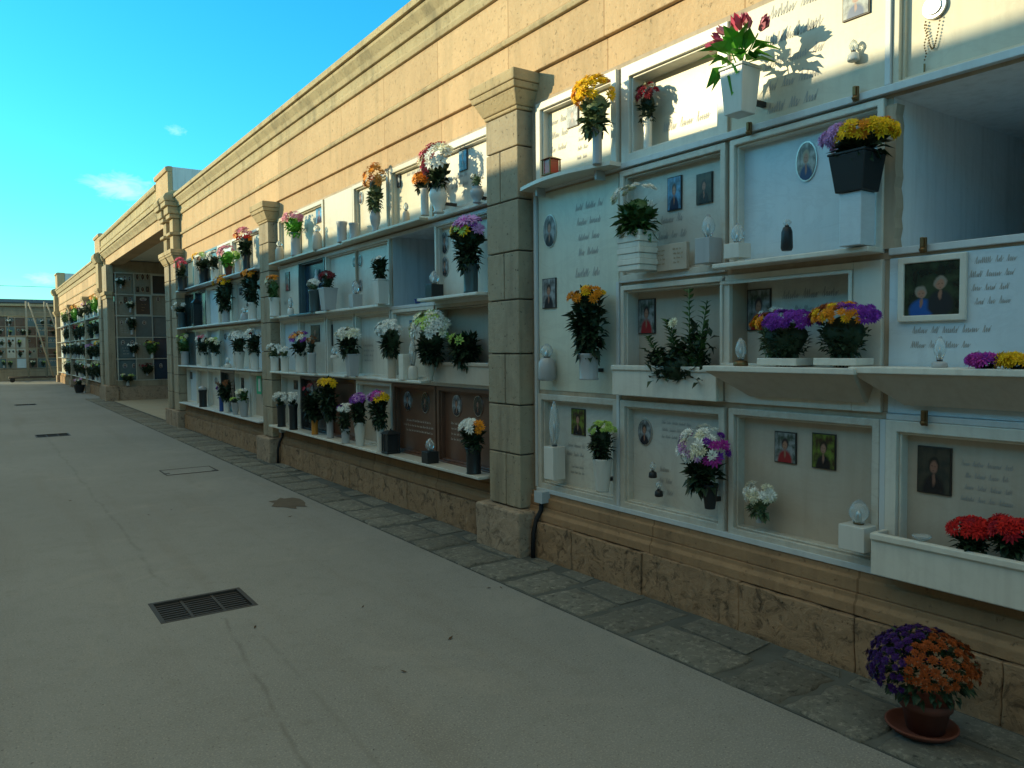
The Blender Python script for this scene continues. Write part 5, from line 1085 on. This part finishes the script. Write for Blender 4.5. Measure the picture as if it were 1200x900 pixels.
y, z = at(306, 451, -.0); root = empty('notice', 'small green and white notice on a bottom row front beside the slim pilaster', 'notice', (-.028, y, z), WALL); m_ = MB(); m_.box(-.11, .11, -.004, 0, -.13, .13, 0); m_.box(-.03, .08, -.006, -.0041, -.09, .09, 1); m_.build('card', ['notice_green', 'marble_white'], root)
# side wall of the open bay
def bay_vase(label, u, vb, vr, vt, hw, vw, cols, leafm='leaf_dark', vm='ceramic_grey', **kw):
    y = ys_-.06; x, z = at_y(u, vb, y); s_ = scale_at(x, y, z); root = empty('flower_vase', label, 'vase', (x, y, z), 0)
    h = (vb-vr)*s_; m_ = MB(); VASE['cyl'](m_, vw*s_, h); m_.build('vase', vm, root); m_ = MB(); m_.box(-.01, .01, .02, .1, h*.4, h*.6); m_.build('bracket', 'dark_metal', root)
    flowers(root, h, 2.8*hw*s_, 1.3*(vr-vt)*s_, cols, leafm, 1, z0=h, **kw)
er = random.Random(12)
for c_ in range(7):
    for k in range(5):
        if er.random() < .62:
            w_ = EX[c_+1]-EX[c_]; x = EX[c_]+w_*er.uniform(.25, .75); root = empty('flower_vase', 'tiny bunch in a small vase on a front of the end block', 'vase', (x, EY-.08, EZ[k]+.05), 0, 'tiny bunches on the end block')
            m_ = MB(); VASE['cyl'](m_, .045, .13); m_.build('vase', er.choice(('ceramic_grey', 'pot_dark')), root)
            flowers(root, .13, er.uniform(.18, .32), er.uniform(.16, .26), [(er.choice(('white', 'cream', 'maroon', 'lime', 'rust')), 1)], 'leaf_dark', 1, z0=.12, n=7, nl=40)
bay_vase('small white bunch on the top left front of the open bay', 142, 338, 333, 328, 5, 1.5, [('white', 1)], n=8)
bay_vase('pale bunch in a vase in the second row of the open bay', 153, 366, 360, 355, 4, 1.5, [('cream', 1)], n=8)
bay_vase('white topped dark bunch in the middle row of the open bay', 155, 392, 385, 375, 4, 2, [('white', 1)], n=7, frac=.35)
bay_vase('white sprig on the dark slate front of the open bay', 157, 418, 412, 404, 5, 1.5, [('white', 1)], n=9)
bay_vase('yellow green bunch in a white vase in the open bay', 178.5, 420, 413, 403, 6, 2, [('lime', .5), ('yellow', .5)], n=14, leafm='leaf_mid', vm='ceramic')
bay_vase('cream flowers hanging at the bottom left front of the open bay', 150, 452, 446, 440, 6, 2, [('cream', .7), ('lime', .3)], n=14)
bay_vase('dark wilted bunch on the bottom middle front of the open bay', 173, 440, 436, 428, 6, 1.5, [('maroon', 1)], n=10)
# distant wall
FV = random.Random(31)
def far_vase(label, u, k, hpx, hw, cols, leafm='leaf_dark', group=None, **kw):
    y, z = at(u, 400, -.14); z = ZR[k]+.036; s_ = scale_at(-.14, y, z); root = empty('flower_vase', label, 'vase', (-.1, y, z), WALL, group)
    h = FV.uniform(.14, .22); m_ = MB(); VASE[FV.choice(('cyl', 'cone', 'square'))](m_, .065, h); m_.build('vase', FV.choice(('ceramic', 'ceramic_grey', 'ceramic', 'pot_dark')), root)
    flowers(root, h, max(.68, 3.0*hw*s_), max(.38, hpx*s_*1.15), cols, leafm, 1, z0=h, **kw)
far_vase('orange and yellow flowers high on the sunlit distant wall', 88, 3, 15, 5, [('orange', .6), ('yellow', .4)], 'leaf_bright', n=22)
far_vase('brownish dry bunch high on the sunlit distant wall, left of the orange flowers', 80, 3, 16, 5, [('dried', .6), ('brown', .4)], 'leaf_mid', n=18)
far_vase('green bunch at the far end of the sunlit top row', 75.5, 3, 9, 3, [('lime', 1)], 'leaf_mid', n=12)
far_vase('fan of yellow, orange and green flowers next to the corner pilaster of the distant wall', 111.5, 3, 17, 5.5, [('yellow', .5), ('orange', .3), ('lime', .2)], 'leaf_bright', n=26)
far_vase('lilac bunch in the top row of the distant wall, by its slim pilaster', 101.5, 3, 7, 3, [('lilac', 1)], n=12)
far_vase('dark red bunch in the third row of the distant wall', 88.5, 2, 12, 5, [('crimson', .6), ('rust', .4)], n=16)
far_vase('dark maroon bunch at the far end of the third row of the distant wall', 76.5, 2, 11, 5, [('maroon', .7), ('crimson', .3)], n=16)
far_vase('lime flowers near the slim pilaster of the distant wall, third row', 97.5, 2, 13, 4, [('lime', .6), ('yellow', .4)], n=16)
far_vase('pale lilac bunch in the second row of the distant wall', 104.5, 1, 10, 5, [('lilac', 1)], n=16)
far_vase('golden bunch in the second row beside the corner pilaster of the distant wall', 115, 1, 14, 4, [('yellow', 1)], n=16)
for u, k, hp in ((84, 1, 11), (90, 1, 12), (95, 1, 12), (94, 0, 11), (103, 0, 11), (100, 2, 12)):
    far_vase('dark bunch with white blossoms in the lower rows of the distant wall', u, k, hp, FV.uniform(3.5, 4.5), [('white', 1)], n=14, group='white flower bunches of the distant wall')
for u, k, hp in ((106, 2, 14), (113, 2, 13), (74, 1, 9), (79, 1, 10), (110, 1, 11), (76, 0, 9), (82, 0, 10), (88, 0, 10), (110, 0, 15), (114.5, 0, 13), (84, 3, 9), (94.5, 3, 9), (106, 3, 10), (81, 2, 11), (92.5, 2, 12), (86.5, 1, 10), (99, 1, 11), (98.5, 0, 11), (91, 0, 10), (106.5, 0, 12), (79, 0, 10)):
    far_vase('dark green bunch in the lower rows of the distant wall', u, k, hp, FV.uniform(3.5, 5), [('maroon', .5), ('lime', .5)], n=6, nl=150, group='dark bunches of the distant wall')
x, y = -.40, 31.2
root = empty('potted_plant', 'black pot with a pale flowered plant at the foot of the distant wall', 'plant pot', (x, y, 0.02), WALL); m_ = MB(); VASE['cone'](m_, .2, .28); m_.build('pot', 'pot_dark', root); flowers(root, .28, .46, .24, [('white', .6), ('lilac', .4)], 'leaf_dark', 1, z0=.27, n=22)

# chrysanthemum pot on the pavement
root = empty('potted_plant', 'terracotta pot of violet and orange mums on a saucer on the pavement', 'plant pot', (-.385, 1.475, .022), WALL)
m_ = MB(); m_.lathe([(.085, 0), (.11, .004), (.128, .022), (.128, .028), (.12, .028), (.105, .010), (.02, .008)], (0, 0, 0), 32); m_.build('saucer', 'terracotta', root)
m_ = MB(); m_.lathe([(.066, .012), (.084, .10), (.093, .101), (.096, .132), (.086, .133), (.08, .11)], (.015, 0, 0), 32); m_.build('pot', 'terracotta', root)
rr = items_r; m_ = MB(); mv, mo = MB(), MB(); cc = Vector((.0, 0, .24))
for k in range(460):
    d = sph(rr, -.75, -1); p = cc+Vector((d.x*.17, d.y*.16, d.z*.125))*rr.uniform(.55, .98); leaf(m_, p, d+Vector((0, 0, rr.uniform(-.4, .4))), .04*rr.uniform(.7, 1.3), .012, 0, rr)
m_.build('leaves', 'leaf_dark', root)
pts_ = []
tries = 0
while len(pts_) < 190 and tries < 6000:
    tries += 1; d = sph(rr, -.28, -1); p = cc+Vector((d.x*.185, d.y*.175, d.z*.145))
    violet = d.x < .12+rr.uniform(-.05, .05)
    if not violet and (d.z < .0 or rr.random() < .25): continue
    if all((p-q).length > .0255 for q in pts_):
        pts_.append(p); bloom(mv if violet else mo, p+d*rr.uniform(-.006, .008), d+Vector((0, 0, .15)), rr.uniform(.018, .023), 'mum', 0, 3, rr)
mv.build('violet_blossoms', 'petal_violet', root); mo.build('orange_blossoms', 'petal_rust', root)

# electric boxes with pipes beside the pilasters
for (u, v, sc_, lab) in ((635, 582, 1, 'grey junction box with black pipe beside the large pilaster'), (331, 503, 1, 'pale junction box with black pipe beside the slim pilaster')):
    y, z = at(u, v, -.06); root = empty('junction_box', lab, 'junction box', (-.02, y, z), WALL)
    m_ = MB(); m_.box(-.045, .045, -.07, 0, -.04, .04); m_.box(-.047, .047, -.074, -.0705, -.042, .042); m_.build('box', 'box_grey', root, .004)
    m_ = MB(); m_.tube([(-.012, -.035, -.04), (-.012, -.04, -.10), (-.025, -.075, -.17), (-.03, -.095, -.26), (-.03, -.10, -z-.0)], .016, 8); m_.build('pipe', 'rubber', root)
m_ = MB(); pts = []
for k in range(14):
    y, z = at(1090+k*9, 690+k*2.2+4*math.sin(k*.9), -.03); pts.append((-.028, y, .497+.012*math.sin(k*.8)))
m_.tube(pts, .006, 6); tag(m_.build('electric_cable', 'box_grey'), 'thin grey cable lying on the bottom rail under the white trough', 'cable')

# ------------------------------------------------------------------ light
SUN_EL, SUN_AZ = 13.0, 38.0                              # azimuth measured from straight across the lane towards its far end
L = bpy.data.lights.new('sun', 'SUN'); L.energy = 3.6; L.angle = R(.5); L.color = (1.0, .85, .50)
so = bpy.data.objects.new('sun', L); C.objects.link(so)
sd = Vector((-math.cos(R(SUN_AZ))*math.cos(R(SUN_EL)), math.sin(R(SUN_AZ))*math.cos(R(SUN_EL)), math.sin(R(SUN_EL))))
so.rotation_euler = sd.to_track_quat('Z', 'Y').to_euler()
AMBIENT_FILL = (3.55, 3.5, 2.45)
w = bpy.data.worlds.new('World'); sc.world = w; w.use_nodes = True; nt = w.node_tree; bg = nt.nodes['Background']
sky = N(nt, 'ShaderNodeTexSky'); sky.sky_type = 'NISHITA'; sky.sun_disc = False; sky.sun_elevation = R(SUN_EL); sky.sun_rotation = math.atan2(sd.x, sd.y)
sky.air_density = 1.2; sky.dust_density = .4; sky.ozone_density = 3.0
hs = N(nt, 'ShaderNodeHueSaturation'); hs.inputs['Hue'].default_value = .47; hs.inputs['Saturation'].default_value = 1.3
nt.links.new(sky.outputs[0], hs.inputs['Color'])
skyc = mix(nt, hs.outputs['Color'], (.42, 1.22, 1.5), 1.0, 'MULTIPLY')
# two small clouds low over the roofs, fixed in the sky
tc = N(nt, 'ShaderNodeTexCoord')
def cloud(az, el, wa, we, amount, prev):
    c0 = Vector((math.sin(az)*math.cos(el), math.cos(az)*math.cos(el), math.sin(el)))
    s1 = N(nt, 'ShaderNodeVectorMath', operation='SUBTRACT'); nt.links.new(tc.outputs['Generated'], s1.inputs[0]); s1.inputs[1].default_value = c0
    mp = N(nt, 'ShaderNodeVectorMath', operation='DOT_PRODUCT'); nt.links.new(s1.outputs[0], mp.inputs[0]); t1 = Vector((math.cos(az), -math.sin(az), 0)); mp.inputs[1].default_value = t1/wa
    mq = N(nt, 'ShaderNodeVectorMath', operation='DOT_PRODUCT'); nt.links.new(s1.outputs[0], mq.inputs[0]); mq.inputs[1].default_value = c0.cross(t1)*-1/we
    cb = N(nt, 'ShaderNodeCombineXYZ'); nt.links.new(mp.outputs['Value'], cb.inputs[0]); nt.links.new(mq.outputs['Value'], cb.inputs[1])
    ln = N(nt, 'ShaderNodeVectorMath', operation='LENGTH'); nt.links.new(cb.outputs[0], ln.inputs[0])
    nz = noise(nt, cb.outputs[0], 1.9, 7, .62, .6)
    a = N(nt, 'ShaderNodeMath', operation='MULTIPLY_ADD'); nt.links.new(ln.outputs['Value'], a.inputs[0]); a.inputs[1].default_value = -.55; nt.links.new(nz, a.inputs[2])
    fc = ramp(nt, a.outputs[0], [(.02, 0), (.42, amount)])
    return mix(nt, prev, (5.2, 6.4, 6.2), fc)
def direc(u, v): d = ray(u, v).normalized(); return math.atan2(d.x, d.y), math.asin(d.z)
for (u, v, wa, we, am) in ((143, 220, .046, .020, .42), (206, 153, .013, .008, .2), (52, 327, .022, .009, .3)):
    az, el = direc(u, v); skyc = cloud(az, el, wa, we, am, skyc)
# unseen bright veil added overhead to neutralise the ambient light
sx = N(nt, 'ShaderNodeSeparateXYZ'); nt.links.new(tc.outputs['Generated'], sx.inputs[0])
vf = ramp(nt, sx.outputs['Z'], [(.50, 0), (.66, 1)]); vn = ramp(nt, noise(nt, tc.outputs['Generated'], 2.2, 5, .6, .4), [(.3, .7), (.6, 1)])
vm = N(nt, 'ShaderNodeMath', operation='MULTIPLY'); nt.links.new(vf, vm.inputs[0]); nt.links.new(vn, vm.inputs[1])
skyc = mix(nt, skyc, AMBIENT_FILL, vm.outputs[0])
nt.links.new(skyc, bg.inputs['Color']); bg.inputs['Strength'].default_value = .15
sc.view_settings.view_transform = 'Standard'; sc.view_settings.look = 'None'; sc.view_settings.exposure = 0.65; sc.view_settings.gamma = 1.0
sc.view_settings.use_curve_mapping = False
sc.cycles.max_bounces = 6; sc.cycles.use_denoising = True
